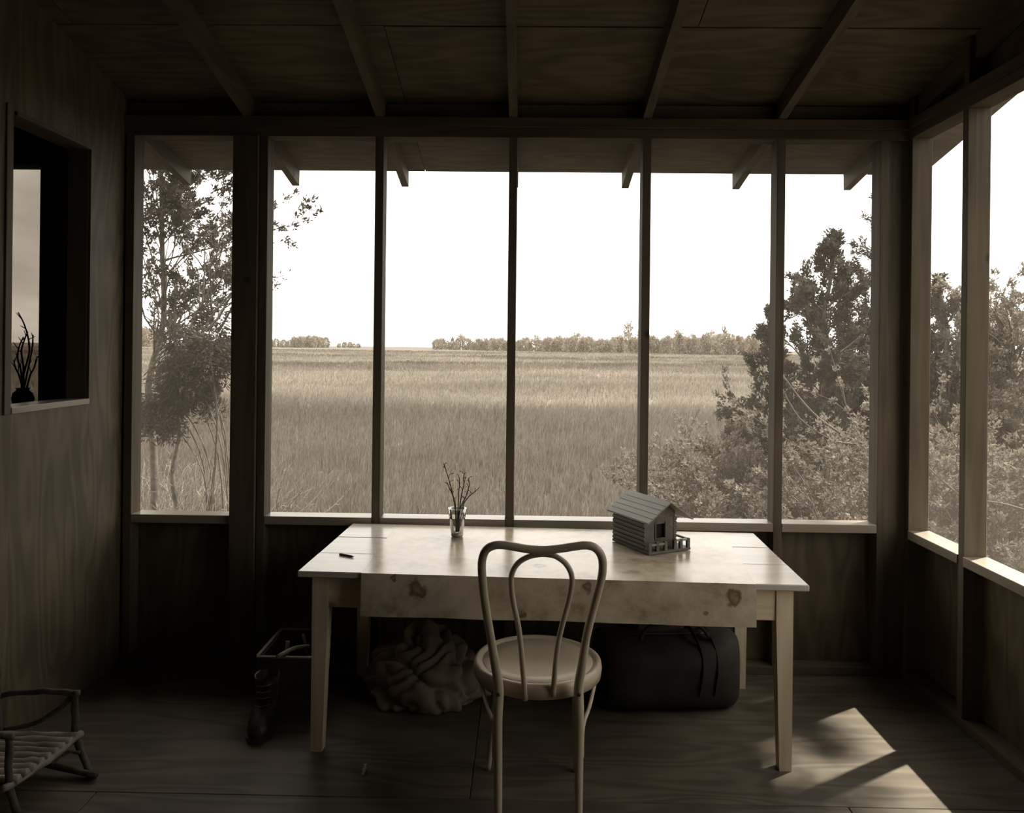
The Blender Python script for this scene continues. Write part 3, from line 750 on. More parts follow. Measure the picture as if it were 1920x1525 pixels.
# ------------------------------------------------------------------ things under and beside the table
# heap of crumpled cloth
def cloth_heap():
    c = at_z(800, 1300, 0.0); c = Vector((at_y(795, 1250, 3.16).x, 3.235, 0))
    nu, nv = 120, 56; vs_, fs_ = [], []
    for j in range(nv + 1):
        th = (j / nv) * math.pi * 0.5
        for i in range(nu):
            a = 2 * math.pi * i / nu
            d = Vector((math.cos(a) * math.cos(th), math.sin(a) * math.cos(th), math.sin(th)))
            q = d * 1.3
            w = Vector((mnoise.noise(q * 1.7), mnoise.noise(q * 1.7 + Vector((9, 3, 1))), mnoise.noise(q * 1.7 + Vector((2, 8, 5)))))
            qq = q + w * 0.55
            ph = 3.1 * (0.9 * qq.x + 1.3 * qq.z - 0.5 * qq.y + 1.3 * mnoise.noise(q * 0.9 + Vector((4, 1, 7))))
            r1 = abs(math.sin(ph)) ** 0.55
            ph2 = 4.3 * (0.8 * qq.y - 1.0 * qq.x + 0.7 * qq.z + 1.1 * mnoise.noise(q * 1.2 + Vector((7, 7, 2))))
            r2 = abs(math.sin(ph2)) ** 0.6
            r = 0.60 + 0.24 * r1 + 0.15 * r2 + 0.20 * mnoise.noise(q * 1.1 + Vector((1, 2, 3)))
            rx, ry, rz = 0.275, 0.20, 0.285
            flare = 1.0 + 0.05 * (1 - math.sin(th)) ** 3 - 0.10 * (1 - math.sin(th)) ** 12
            p = Vector((d.x * rx * r * flare, d.y * ry * r * flare, max(d.z, 0) * rz * r))
            if j == 0: p.z = 0
            vs_.append(p)
    for j in range(nv):
        for i in range(nu):
            i2 = (i + 1) % nu; fs_.append((j * nu + i, j * nu + i2, (j + 1) * nu + i2, (j + 1) * nu + i))
    fs_.append(tuple(range(nu))[::-1])
    m = MB().add(vs_, fs_)
    o = m.build('crumpled_cloth', mat_plain('dull_canvas_cloth', 0.26, k=1.4, rough=0.85, var=0.2, scale=6, spec=0.1, bump=0.2), None, smooth=True)
    o.location = c
    tag(o, 'heap of crumpled pale canvas cloth on the floor under the table', 'cloth')
cloth_heap()

# dark soft travel bag
bagc = Vector((0.60, 3.21, 0)); bag_m = mat_plain('dark_bag_leather', 0.035, rough=0.8, var=0.3, scale=12, spec=0.35)
bag = tag(empty('travel_bag', bagc, math.radians(4)), 'dark rounded travel bag with strap handles on the floor under the table', 'bag')
m = MB(); nseg = 26; nl_ = 25; vs_, fs_ = [], []
for j in range(nl_):
    s = -1 + 2 * j / (nl_ - 1); e = (1 - abs(s) ** 9) ** (1 / 3) if abs(s) < 1 else 0.0
    e = max(e, 0.55)
    for k in range(nseg):
        a = 2 * math.pi * k / nseg; c_, s_ = math.cos(a), math.sin(a)
        px_ = math.copysign(abs(c_) ** 0.7, c_) * 0.155 * e; pz = 0.15 + math.copysign(abs(s_) ** 0.7, s_) * 0.15 * (0.88 + 0.12 * e)
        if pz > 0.15: pz = 0.15 + (pz - 0.15) * (0.9 - 0.1 * math.cos(s * 3) + 0.10 * mnoise.noise((s * 2, a, 0)))
        vs_.append((s * 0.29, px_, max(pz, 0)))
for j in range(nl_ - 1):
    for k in range(nseg):
        k2 = (k + 1) % nseg; fs_.append((j * nseg + k, (j + 1) * nseg + k, (j + 1) * nseg + k2, j * nseg + k2))
fs_.append(tuple(range(nseg))); fs_.append(tuple((nl_ - 1) * nseg + k for k in range(nseg))[::-1])
bagb = m.add(vs_, fs_).build('bag_body', bag_m, bag, smooth=True)
for s in (0.11, 0.17):
    pts = [(s + 0.008 * math.sin(a * 3), 0.158 * math.cos(a), 0.15 + 0.158 * math.sin(a)) for a in [math.pi * (-0.12 + 1.24 * k / 20) for k in range(21)]]
    MB().tube(pts, 0.011, 8, flat=0.35).build('strap', bag_m, bagb, smooth=True)
for sy in (-1, 1):
    pts = smooth_pts([(-0.12, sy * 0.075, 0.283), (-0.08, sy * 0.05, 0.33), (0.03, sy * 0.045, 0.345), (0.13, sy * 0.05, 0.33), (0.17, sy * 0.075, 0.283)], 5)
    MB().tube(pts, 0.008, 8).build('handle', bag_m, bag, smooth=True)
MB().tube([(-0.24, 0, 0.284), (0, 0, 0.281), (0.24, 0, 0.284)], 0.004, 6).build('zip', M['nail'], bagb)

# open dark crate with wooden sticks in it
k0 = at_z(482, 1233, 0.227); k1 = at_z(562, 1236, 0.227)
crx0, crx1, cry0, cry1, crh = k0.x, k0.x + 0.225, k0.y, k0.y + 0.30, 0.227
M['crate'] = mat_wood('dark_crate_wood', 0.055, 'x', rough=0.7)
cr = tag(empty('crate', ((crx0 + crx1) / 2, (cry0 + cry1) / 2, 0)), 'open dark wooden crate on the floor beside the table leg', 'crate')
cxw, cyw, t_ = (crx1 - crx0) / 2, (cry1 - cry0) / 2, 0.012
for k in range(3):
    z0_, z1_ = 0.008 + k * 0.073, 0.008 + k * 0.073 + 0.069
    for s in (-1, 1):
        bx('slat', (-cxw, s * cyw - t_ * (s > 0), z0_), (cxw, s * cyw + t_ * (s < 0), z1_), M['crate'], cr)
        bx('slat', (s * cxw - t_ * (s > 0), -cyw + t_, z0_), (s * cxw + t_ * (s < 0), cyw - t_, z1_), M['crate'], cr)
for sx in (-1, 1):
    for sy in (-1, 1):
        bx('corner_post', (sx * (cxw - t_), sy * (cyw - t_), 0), (sx * (cxw - t_ - 0.02), sy * (cyw - t_ - 0.02), crh - 0.003), M['crate'], cr)
bx('bottom', (-cxw + t_, -cyw + t_, 0.008), (cxw - t_, cyw - t_, 0.018), M['crate'], cr)
M['rim'] = mat_plain('worn_crate_rim', 0.22, rough=0.6)
for s in (-1, 1):
    bx('rim', (-cxw - 0.002, s * cyw - 0.007, crh), (cxw + 0.002, s * cyw + 0.007, crh + 0.006), M['rim'], cr)
    bx('rim', (s * cxw - 0.007, -cyw + 0.007, crh), (s * cxw + 0.007, cyw - 0.007, crh + 0.006), M['rim'], cr)
ctr = cr.location
def stick(p, q, r, nm, lab, mat, bend=0.0):
    p, q = Vector(p), Vector(q); mid = (p + q) / 2 + Vector((0, 0, bend))
    pts = smooth_pts([p, mid, q], 5)
    o = MB().tube(pts, [r * (1 - 0.2 * i / len(pts)) for i in range(len(pts))], 8).build(nm, mat, None, smooth=True, origin=p)
    tag(o, lab, 'stick', 'sticks in the dark crate')
stick(at_z(521, 1232, 0.245), at_y(578, 1212, 3.22), 0.009, 'stick', 'grey bent stick laid across the rim of the dark crate', M['bark_pale'], 0.012)
stick(ctr + Vector((-0.05, -0.03, 0.03)), at_y(540, 1203, 3.17), 0.011, 'stick', 'grey wooden stick leaning out of the dark crate', M['bark_pale'])
stick(ctr + Vector((0.05, 0.08, 0.03)), at_y(568, 1190, 3.25), 0.009, 'stick', 'grey wooden stick leaning out of the dark crate', M['bark_pale'])

# worn dark boot in front of the crate, toe to the room
bt_p = at_z(490, 1372, 0.0)
M['boot'] = mat_plain('worn_black_leather', 0.045, rough=0.45, var=0.4, scale=25, spec=0.5, bump=0.4)
boot = tag(empty('boot', (bt_p.x, bt_p.y + 0.035, 0), math.radians(4)), 'worn dark laced boot standing in front of the crate', 'boot')
vs_, fs_ = [], []; n = 20
secs = [(-0.13, 0.020, 0.022, 0.030), (-0.115, 0.034, 0.034, 0.036), (-0.08, 0.044, 0.043, 0.045), (-0.045, 0.047, 0.052, 0.055), (-0.01, 0.045, 0.066, 0.070)]
# rings from toe to instep then up the shaft
rings = [((0, y, h), (w, hh)) for y, w, hh, h in secs]
for (y, w, hh, h) in secs:
    for k in range(n):
        a = 2 * math.pi * k / n
        z = h - 0.006 + math.sin(a) * hh * (1 if math.sin(a) > 0 else (h - 0.006 - 0.012) / hh); vs_.append((math.cos(a) * w, y, z))
for (y, z0_, tilt, w, dpt) in ((0.020, 0.085, 0.55, 0.044, 0.060), (0.032, 0.120, 0.22, 0.042, 0.054), (0.034, 0.155, 0.05, 0.044, 0.055), (0.032, 0.192, 0.0, 0.047, 0.058)):
    for k in range(n):
        a = 2 * math.pi * k / n
        vs_.append((math.cos(a) * w, y - math.sin(a) * dpt * math.cos(tilt) * 1.0, z0_ + math.sin(a) * dpt * math.sin(tilt) * (1 if math.sin(a) > 0 else 1.25)))
nrg = len(vs_) // n
for j in range(nrg - 1):
    for k in range(n):
        k2 = (k + 1) % n; fs_.append((j * n + k, j * n + k2, (j + 1) * n + k2, (j + 1) * n + k))
fs_.append(tuple(range(n))[::-1])
# lip and dark inside of the shaft
base_i = len(vs_)
for k in range(n):
    a = 2 * math.pi * k / n; vs_.append((math.cos(a) * 0.040, 0.032 - math.sin(a) * 0.050, 0.186))
for k in range(n):
    a = 2 * math.pi * k / n; vs_.append((math.cos(a) * 0.036, 0.032 - math.sin(a) * 0.045, 0.10))
for j in range(2):
    o1 = (nrg - 1) * n if j == 0 else base_i; o2 = base_i + j * n
    for k in range(n):
        k2 = (k + 1) % n; fs_.append((o1 + k, o1 + k2, o2 + k2, o2 + k))
fs_.append(tuple(base_i + n + k for k in range(n)))
upper = MB().add(vs_, fs_).build('upper', M['boot'], boot, smooth=True)
sole = MB(); out = [(0.0, -0.137), (0.028, -0.130), (0.046, -0.09), (0.049, -0.05), (0.042, 0.0), (0.042, 0.06), (0.030, 0.09), (0.0, 0.098), (-0.030, 0.09), (-0.042, 0.06), (-0.042, 0.0), (-0.049, -0.05), (-0.046, -0.09), (-0.028, -0.130)]
no_ = len(out); sole.add([(x, y, 0) for x, y in out] + [(x, y, 0.018) for x, y in out], [tuple(range(no_))[::-1], tuple(range(no_, 2 * no_))] + [(i, (i + 1) % no_, (i + 1) % no_ + no_, i + no_) for i in range(no_)])
sole.build('sole', M['nail'], boot)
for k in range(4):
    z = 0.098 + k * 0.022; y = -0.030 + 0.0025 * k - (0.02 if k == 0 else 0.004)
    MB().tube([(-0.026, y + 0.012, z), (0, y - 0.002, z + 0.003), (0.026, y + 0.012, z + 0.004)], 0.0022, 6).build('lace', M['bark_pale'], upper)

# paper scrap under the table
sp0 = at_z(683, 1448, 0.0)
m = MB(); vs_ = []; fs_ = []
for i in range(7):
    y = -0.022 + 0.044 * i / 6; z = 0.004 + 0.004 * (i % 2) + 0.012 * (i / 6) ** 2
    vs_ += [(-0.007 + 0.002 * (i % 3), y, z), (0.006 - 0.002 * (i % 2), y, z + 0.002)]
for i in range(6): fs_.append((2 * i, 2 * i + 1, 2 * i + 3, 2 * i + 2))
nv_ = len(vs_); vs_ += [(x, y, z - 0.004) for x, y, z in vs_]; fs_ += [tuple(k + nv_ for k in f[::-1]) for f in fs_]
fs_ += [(2 * i, 2 * i + 2, 2 * i + 2 + nv_, 2 * i + nv_) for i in range(6)] + [(2 * i + 3, 2 * i + 1, 2 * i + 1 + nv_, 2 * i + 3 + nv_) for i in range(6)] + [(1, 0, nv_, nv_ + 1), (12, 13, 13 + nv_, 12 + nv_)]
o = m.add(vs_, fs_).build('paper_scrap', M['top'], None); o.location = sp0
tag(o, 'tiny curled pale paper scrap lying on the bare floor', 'paper scrap')

# small rustic twig armchair against the left wall ---------------------------
M['bark_dk'] = mat_plain('dark_twig_bark', 0.10, rough=0.75, var=0.4, scale=25, spec=0.25, bump=0.5)
tch = empty('twig_armchair', (-1.62, 2.5, 0))
tag(tch, 'small rustic twig armchair with slatted seat by the left wall', 'chair')
O = Vector((-1.62, 2.5, 0))
def tw(name, pts, r, mat=None, n=8, wob=0.003, seed=0):
    rr = random.Random(seed); q = smooth_pts([Vector(p) - O for p in pts], 5)
    q = [p + Vector((rr.uniform(-wob, wob), rr.uniform(-wob, wob), rr.uniform(-wob, wob))) * (0 < i < len(q) - 1) for i, p in enumerate(q)]
    rd = [r * (1 + rr.uniform(-0.1, 0.14)) for _ in q]
    return MB().tube(q, rd, n).build(name, mat or M['bark_dk'], tch, smooth=True)
ff = at_z(172, 1463, 0.0); nf = at_z(30, 1508, 0.0)
s_far = at_y(141, 1380, 2.645); s_near = at_y(16, 1470, 2.345)
arm_far = at_y(142, 1300, 2.650); arm_mid = at_y(62, 1297, 2.655); arm_end = Vector((-1.826, 2.665, at_y(0, 1307, 2.66).z))
zs_ = s_far.z
tw('leg', [ff, s_far + Vector((0.0, 0.006, -0.005))], 0.0125, seed=1)
tw('leg', [Vector((s_near.x + 0.015, s_near.y + 0.02, 0)), s_near + Vector((0, 0.0, -0.005))], 0.012, seed=2)
tw('leg', [(-1.825, 2.66, 0), (-1.825, 2.655, 0.2), (-1.832, 2.66, 0.46)], 0.012, seed=3)
tw('leg', [(-1.825, 2.335, 0), (-1.825, 2.34, 0.2), (-1.832, 2.335, 0.46)], 0.012, seed=4)
tw('seat_rail', [s_far + Vector((0.012, 0.012, 0.0)), (s_far + s_near) / 2 + Vector((0.012, 0, -0.006)), s_near + Vector((0.0, -0.03, 0))], 0.012, M['bark_pale'], seed=5)
tw('seat_rail', [s_far + Vector((0, 0, -0.012)), Vector((-1.825, 2.65, zs_ - 0.012))], 0.010, seed=6)
tw('seat_rail', [s_near + Vector((0, 0, -0.012)), Vector((-1.825, 2.34, zs_ - 0.012))], 0.010, seed=7)
for k in range(9):
    t = (k + 0.5) / 9; p = s_far.lerp(s_near, t)
    tw('seat_slat', [p + Vector((0.018, 0, 0.004)), Vector((-1.67, p.y + 0.003, zs_ + 0.003)), Vector((-1.826, p.y, zs_ + 0.006))], 0.0145, M['bark_pale'], n=7, wob=0.002, seed=10 + k)
tw('arm_post', [s_far + Vector((-0.004, 0.006, 0)), arm_far + Vector((0, 0, 0.008))], 0.0115, seed=21)
tw('arm_rail', [arm_far + Vector((0.012, 0, 0)), arm_mid, arm_end], 0.0105, seed=22)
tw('arm_brace', [arm_far + Vector((-0.01, 0.004, -0.012)), at_y(78, 1352, 2.655), Vector((-1.80, 2.655, zs_ + 0.01))], 0.0085, seed=23)
na = s_near + Vector((0.0, 0, arm_far.z - zs_))
tw('arm_post', [s_near, na], 0.011, seed=24)
tw('arm_rail', [na + Vector((0.012, 0, 0)), Vector((-1.826, 2.335, na.z + 0.01))], 0.0105, seed=25)
tw('leg_brace', [at_y(150, 1412, 2.60), at_y(122, 1412, 2.59), at_y(98, 1430, 2.55), s_far.lerp(s_near, 0.45) + Vector((0.01, 0, -0.012))], 0.006, seed=26)
tw('stretcher', [ff + Vector((0.02, -0.005, 0.018)), Vector((-1.824, 2.64, 0.035))], 0.009, seed=27)
for k in range(4):
    z = 0.2 + k * 0.075
    tw('back_rail', [(-1.826, 2.655, z), (-1.832, 2.5, z + 0.004), (-1.826, 2.34, z)], 0.009, seed=30 + k)

# bare branches in a dark vase on the sill of the next room
vz = at_y(43, 755, YW - 0.06); vz.z = nz0
M['vase'] = mat_plain('dark_vase_glaze', 0.03, rough=0.3, spec=0.5)
MB().lathe([(0.030, 0), (0.040, 0.012), (0.046, 0.04), (0.040, 0.066), (0.026, 0.078), (0.030, 0.088), (0.024, 0.084), (0.022, 0.05)], 20).build('vase', M['vase'], None, smooth=True).location = (vz.x, vz.y, vz.z)
tag(bpy.data.objects['vase'], 'dark round vase on the window sill of the next room', 'vase')
BR = [[(44, 735), (45, 700), (55, 660), (52, 630), (44, 605), (34, 586)], [(44, 735), (40, 700), (33, 672), (36, 650), (44, 632)], [(46, 735), (52, 695), (60, 655), (62, 628)], [(44, 735), (44, 690), (40, 660), (45, 640), (52, 622)], [(43, 735), (36, 705), (29, 690), (26, 676)], [(46, 735), (56, 705), (64, 690), (70, 668)]]
for i, t in enumerate(BR):
    pts = [at_y(p[0], p[1], vz.y + 0.005 * (i - 2.5) * (k > 0)) for k, p in enumerate(t)]
    pts[0] = Vector((vz.x, vz.y, vz.z + 0.055)) + Vector((0.004 * (i - 2.5), 0, 0))
    q = smooth_pts(pts, 4); m = MB(); m.tube(q, [0.0048 * (1 - 0.5 * j / len(q)) for j in range(len(q))], 6)
    rr = random.Random(60 + i)
    for j in range(5, len(q) - 1, 3):
        d = Vector((rr.uniform(-1, 1), rr.uniform(-.4, .4), rr.uniform(0.2, 1.2))).normalized() * rr.uniform(0.02, 0.05)
        m.tube([q[j], q[j] + d * 0.6, q[j] + d], [0.0024, 0.002, 0.001], 5)
    o = m.build('bare_branch', M['twig'], None, smooth=True, origin=pts[0])
    tag(o, 'tallest twisting bare branch standing in the dark vase' if i == 0 else 'shorter bare branch standing in the dark vase', 'branch', 'bare branches in the dark vase')

# ------------------------------------------------------------------ outdoors
ZG = -1.0
def mat_marsh(name, ground):
    """pale and dark stands of marsh grass, drawn out across the flat"""
    m, nt, b = new_mat(name)
    geo = nt.nodes.new('ShaderNodeNewGeometry'); out = nt.nodes['Material Output']
    mp = nt.nodes.new('ShaderNodeMapping'); mp.inputs['Scale'].default_value = (0.035, 0.085, 0.0); mp.inputs['Location'].default_value = (3.1, 1.7, 0)
    nt.links.new(geo.outputs['Position'], mp.inputs['Vector'])
    n1 = node(nt, 'ShaderNodeTexNoise', Scale=1.0, Detail=3.0, Distortion=0.4); nt.links.new(mp.outputs['Vector'], n1.inputs['Vector'])
    mp2 = nt.nodes.new('ShaderNodeMapping'); mp2.inputs['Scale'].default_value = (0.0085, 0.035, 0.0); mp2.inputs['Location'].default_value = (0.4, 5.2, 0)
    nt.links.new(geo.outputs['Position'], mp2.inputs['Vector'])
    n2 = node(nt, 'ShaderNodeTexNoise', Scale=1.0, Detail=2.0, Distortion=0.6); nt.links.new(mp2.outputs['Vector'], n2.inputs['Vector'])
    a = ramp(nt, n1.outputs['Fac'], [(0.38, S(0.172, 0.92)), (0.62, S(0.245, 0.92))])
    c2 = ramp(nt, n2.outputs['Fac'], [(0.36, (0.62, 0.62, 0.62, 1)), (0.47, (1, 1, 1, 1)), (0.60, (1.12, 1.12, 1.12, 1)), (0.64, (0.85, .85, .85, 1))])
    mm = nt.nodes.new('ShaderNodeMix'); mm.data_type = 'RGBA'; mm.blend_type = 'MULTIPLY'; mm.inputs['Factor'].default_value = 1.0
    nt.links.new(a, mm.inputs['A']); nt.links.new(c2, mm.inputs['B'])
    n3 = node(nt, 'ShaderNodeTexNoise', Scale=3.0 if ground else 7.0, Detail=4.0); nt.links.new(geo.outputs['Position'], n3.inputs['Vector'])
    c3 = ramp(nt, n3.outputs['Fac'], [(0.3, (0.6, 0.6, 0.6, 1)), (0.7, (1.3, 1.3, 1.3, 1))])
    # stands of different grasses succeed one another away from the shore
    sx = nt.nodes.new('ShaderNodeSeparateXYZ'); nt.links.new(geo.outputs['Position'], sx.inputs[0])
    mpz = nt.nodes.new('ShaderNodeMapping'); mpz.inputs['Scale'].default_value = (0.05, 0.03, 0.0); nt.links.new(geo.outputs['Position'], mpz.inputs['Vector'])
    nz = node(nt, 'ShaderNodeTexNoise', Scale=1.0, Detail=3.0); nt.links.new(mpz.outputs['Vector'], nz.inputs['Vector'])
    lg = nt.nodes.new('ShaderNodeMath'); lg.operation = 'LOGARITHM'; lg.inputs[1].default_value = 2.0; nt.links.new(sx.outputs['Y'], lg.inputs[0])
    zz = nt.nodes.new('ShaderNodeMath'); zz.operation = 'MULTIPLY_ADD'; zz.inputs[1].default_value = 1.7; nt.links.new(nz.outputs['Fac'], zz.inputs[0]); nt.links.new(lg.outputs[0], zz.inputs[2])
    zn = nt.nodes.new('ShaderNodeMath'); zn.operation = 'DIVIDE'; zn.inputs[1].default_value = 10.0; nt.links.new(zz.outputs[0], zn.inputs[0])
    def gy(y): return (math.log2(y) + 0.85) / 10.0
    def gv(v): return (v, v, v, 1)
    zc = ramp(nt, zn.outputs[0], [(gy(9), gv(0.95)), (gy(14), gv(0.78)), (gy(24), gv(0.80)), (gy(36), gv(1.12)), (gy(70), gv(1.22)), (gy(88), gv(1.2)), (gy(95), gv(0.85)), (gy(108), gv(0.9)), (gy(114), gv(1.25)), (gy(150), gv(1.2)), (gy(162), gv(0.88)), (gy(185), gv(0.95)), (gy(195), gv(1.25)), (gy(300), gv(1.2)), (gy(330), gv(1.0)), (gy(500), gv(1.15))])
    mz = nt.nodes.new('ShaderNodeMix'); mz.data_type = 'RGBA'; mz.blend_type = 'MULTIPLY'; mz.inputs['Factor'].default_value = 1.0
    nt.links.new(mm.outputs['Result'], mz.inputs['A']); nt.links.new(zc, mz.inputs['B'])
    m2 = nt.nodes.new('ShaderNodeMix'); m2.data_type = 'RGBA'; m2.blend_type = 'MULTIPLY'; m2.inputs['Factor'].default_value = 1.0
    nt.links.new(mz.outputs['Result'], m2.inputs['A']); nt.links.new(c3, m2.inputs['B'])
    if ground:
        m3 = nt.nodes.new('ShaderNodeMix'); m3.data_type = 'RGBA'; m3.blend_type = 'MULTIPLY'; m3.inputs['Factor'].default_value = 1.0
        m3.inputs['B'].default_value = (0.5, 0.5, 0.5, 1); nt.links.new(m2.outputs['Result'], m3.inputs['A'])
        nt.links.new(m3.outputs['Result'], b.inputs['Base Color']); b.inputs['Roughness'].default_value = 0.95; b.inputs['Specular IOR Level'].default_value = 0.05
    else:
        nt.nodes.remove(b)
        d = nt.nodes.new('ShaderNodeBsdfDiffuse'); t = nt.nodes.new('ShaderNodeBsdfTranslucent'); mx = nt.nodes.new('ShaderNodeMixShader'); mx.inputs[0].default_value = 0.4
        nt.links.new(m2.outputs['Result'], d.inputs['Color']); nt.links.new(m2.outputs['Result'], t.inputs['Color'])
        nt.links.new(d.outputs[0], mx.inputs[1]); nt.links.new(t.outputs[0], mx.inputs[2]); nt.links.new(mx.outputs[0], out.inputs['Surface'])
    return m
g = MB(); g.add([(-2500, -60, ZG), (2500, -60, ZG), (2500, 3500, ZG), (-2500, 3500, ZG)], [(0, 1, 2, 3)])
gr = g.build('ground', mat_marsh('marsh_ground', True)); tag(gr, 'flat salt marsh reaching to the horizon', 'marsh', kind='structure')

rng = np.random.default_rng(11)
def grass(name, n_tuft, blades, y_lo, y_hi, hmul, label):
    d = np.exp(rng.uniform(np.log(y_lo), np.log(y_hi), n_tuft))
    x = rng.uniform(-0.80, 0.78, n_tuft) * d + rng.uniform(-2.5, 2.5, n_tuft)
    N = n_tuft * blades
    tx = np.repeat(x, blades); ty = np.repeat(d, blades); sc = np.repeat(np.maximum(1.0, d / 14.0), blades)
    bxp = tx + rng.normal(0, 0.11, N) * sc ** 0.8; byp = ty + rng.normal(0, 0.11, N) * sc ** 0.8
    patch = 0.85 + 0.35 * np.sin(bxp * 0.21 + 1.0) * np.sin(byp * 0.27 + 2.0)
    h = hmul * patch * rng.uniform(0.5, 1.1, N) * np.repeat(rng.uniform(0.75, 1.15, n_tuft), blades)
    wd = rng.uniform(0.004, 0.009, N) * sc
    az = rng.uniform(0, 2 * np.pi, N); lean = np.abs(rng.normal(0.10, 0.22, N)) * h
    wind = 0.10 * h
    fx, fy = np.cos(az), np.sin(az)                 # width direction
    la = rng.uniform(0, 2 * np.pi, N); lx, ly = np.cos(la) * lean + wind, np.sin(la) * lean
    V = np.zeros((N, 5, 3))
    V[:, 0] = np.stack([bxp - fx * wd, byp - fy * wd, np.full(N, ZG - 0.02)], 1)
    V[:, 1] = np.stack([bxp + fx * wd, byp + fy * wd, np.full(N, ZG - 0.02)], 1)
    V[:, 2] = np.stack([bxp - fx * wd * .8 + lx * .3, byp - fy * wd * .8 + ly * .3, ZG + h * .6], 1)
    V[:, 3] = np.stack([bxp + fx * wd * .8 + lx * .3, byp + fy * wd * .8 + ly * .3, ZG + h * .6], 1)
    V[:, 4] = np.stack([bxp + lx, byp + ly, ZG + h], 1)
    base = (np.arange(N) * 5)[:, None]
    T = np.concatenate([base + [0, 1, 3], base + [0, 3, 2], base + [2, 3, 4]], 1).reshape(-1, 3)
    o = np_mesh(name, V.reshape(-1, 3), T, M['grass'])
    tag(o, label, 'grass', kind='stuff'); return o
M['grass'] = mat_marsh('marsh_grass_blades', False)
grass('marsh_grass', 40000, 11, 4.6, 420.0, 0.62, 'tall dry marsh grass filling the flat beyond the porch')

# ---- trees and shrubs
def leaves(P, D, k, ln, wd, spread, rg):
    """k pointed leaves round each anchor P, along direction D"""
    P = np.repeat(np.asarray(P, float), k, 0); D = np.repeat(np.asarray(D, float), k, 0)
    n = len(P)
    d = D + rg.normal(0, spread, (n, 3)); d /= np.linalg.norm(d, axis=1)[:, None] + 1e-9
    s = np.cross(d, rg.normal(0, 1, (n, 3))); s /= np.linalg.norm(s, axis=1)[:, None] + 1e-9
    L = rg.uniform(0.5, 1.15, n)[:, None] * ln; Wd = rg.uniform(0.6, 1.2, n)[:, None] * wd
    p = P + rg.normal(0, ln * 0.35, (n, 3))
    V = np.stack([p - s * Wd * .5 + d * L * .35, p, p + s * Wd * .5 + d * L * .4, p + d * L], 1)
    b = (np.arange(n) * 4)[:, None]
    T = np.concatenate([b + [0, 1, 2], b + [0, 2, 3]], 1).reshape(-1, 3)
    return V.reshape(-1, 3), T
def grow(rg, m, p, d, L, r, depth, up, tips, wob=0.25, nseg=5, kids=(3, 5), leafy_from=0.35):
    pts = [Vector(p)]; d = Vector(d).normalized()
    for i in range(nseg):
        d = (d + Vector(rg.normal(0, wob, 3)) * 0.5 + Vector((0, 0, up))).normalized()
        pts.append(pts[-1] + d * (L / nseg))
    m.tube(pts, [max(0.0025, r * (1 - 0.75 * i / nseg)) for i in range(nseg + 1)], 6 if r > 0.03 else 4, caps=False)
    if depth <= 1:
        for i in range(1, nseg + 1):
            if i / nseg > leafy_from: tips.append((pts[i], (pts[i] - pts[i - 1]).normalized()))
    if depth > 0:
        for _ in range(int(rg.integers(kids[0], kids[1] + 1))):
            t = rg.uniform(0.25, 0.98); i = min(int(t * nseg), nseg - 1)
            q = pts[i].lerp(pts[i + 1], t * nseg - i); dd = (pts[i + 1] - pts[i]).normalized()
            sd_ = Vector(rg.normal(0, 1, 3)); sd_ = (sd_ - dd * sd_.dot(dd)).normalized()
            nd = (dd * 0.75 + sd_ * rg.uniform(0.5, 1.0)).normalized()
            grow(rg, m, q, nd, L * rg.uniform(0.35, 0.6), r * 0.5, depth - 1, up, tips, wob, max(3, nseg - 1), kids, leafy_from)
def cedar(name, base, height, radius, seed, label, n_br=26, crown0=0.15, top_r=0.05, lean=(0, 0), leaf=(9, 0.09, 0.030, 0.55), keep=1.0, r0=0.06, up=0.09, mat='leaf_dark', bark='bark', rise=0.5, group=None, prof=None, pull=(0, 0), zcut=None):
    rg = np.random.default_rng(seed); base = Vector(base)
    root = tag(empty(name, base), label, 'tree', group)
    tm = MB(); bm_ = MB(); tips = []
    tp = []
    for i in range(9):
        t = i / 8
        tp.append(Vector((lean[0] * t * height + rg.normal(0, 0.03) * height * 0.3 * (0 < i), lean[1] * t * height + rg.normal(0, 0.03) * height * 0.3 * (0 < i), t * height)))
    tp = smooth_pts(tp, 3)
    tm.tube(tp, [r0 * (1 - 0.88 * i / len(tp)) + 0.004 for i in range(len(tp))], 8)
    for b in range(n_br):
        t = crown0 + (0.99 - crown0) * (b + rg.uniform(0, 1)) / n_br
        i = min(int(t * (len(tp) - 1)), len(tp) - 2); q = tp[i].lerp(tp[i + 1], t * (len(tp) - 1) - i)
        pr = prof(t) if prof else ((1 - t) ** 0.75 + top_r)
        L = radius * pr * rg.uniform(0.65, 1.15); a = b * 2.4 + rg.uniform(-.6, .6)
        dd = Vector((math.cos(a) + pull[0], math.sin(a) + pull[1], rise * rg.uniform(0.4, 1.4) + 0.5 * t))
        grow(rg, bm_, q, dd, max(L, 0.15), r0 * 0.34 * (1 - 0.6 * t), 2 if L > 0.5 else 1, up, tips)
    tips.append((tp[-1], Vector((0, 0, 1)))); tips.append((tp[-3], Vector((0, 0, 1))))
    tm.build('trunk', M[bark], root, smooth=True); bm_.build('branches', M[bark], root, smooth=True)['kind'] = 'stuff'
    if keep < 1.0: tips = [t for t in tips if rg.uniform() < keep]
    V, T = leaves([t[0] for t in tips], [t[1] for t in tips], leaf[0], leaf[1], leaf[2], leaf[3], rg)
    fo = np_mesh('foliage', V, T, M[mat], root); fo['kind'] = 'stuff'
    return root
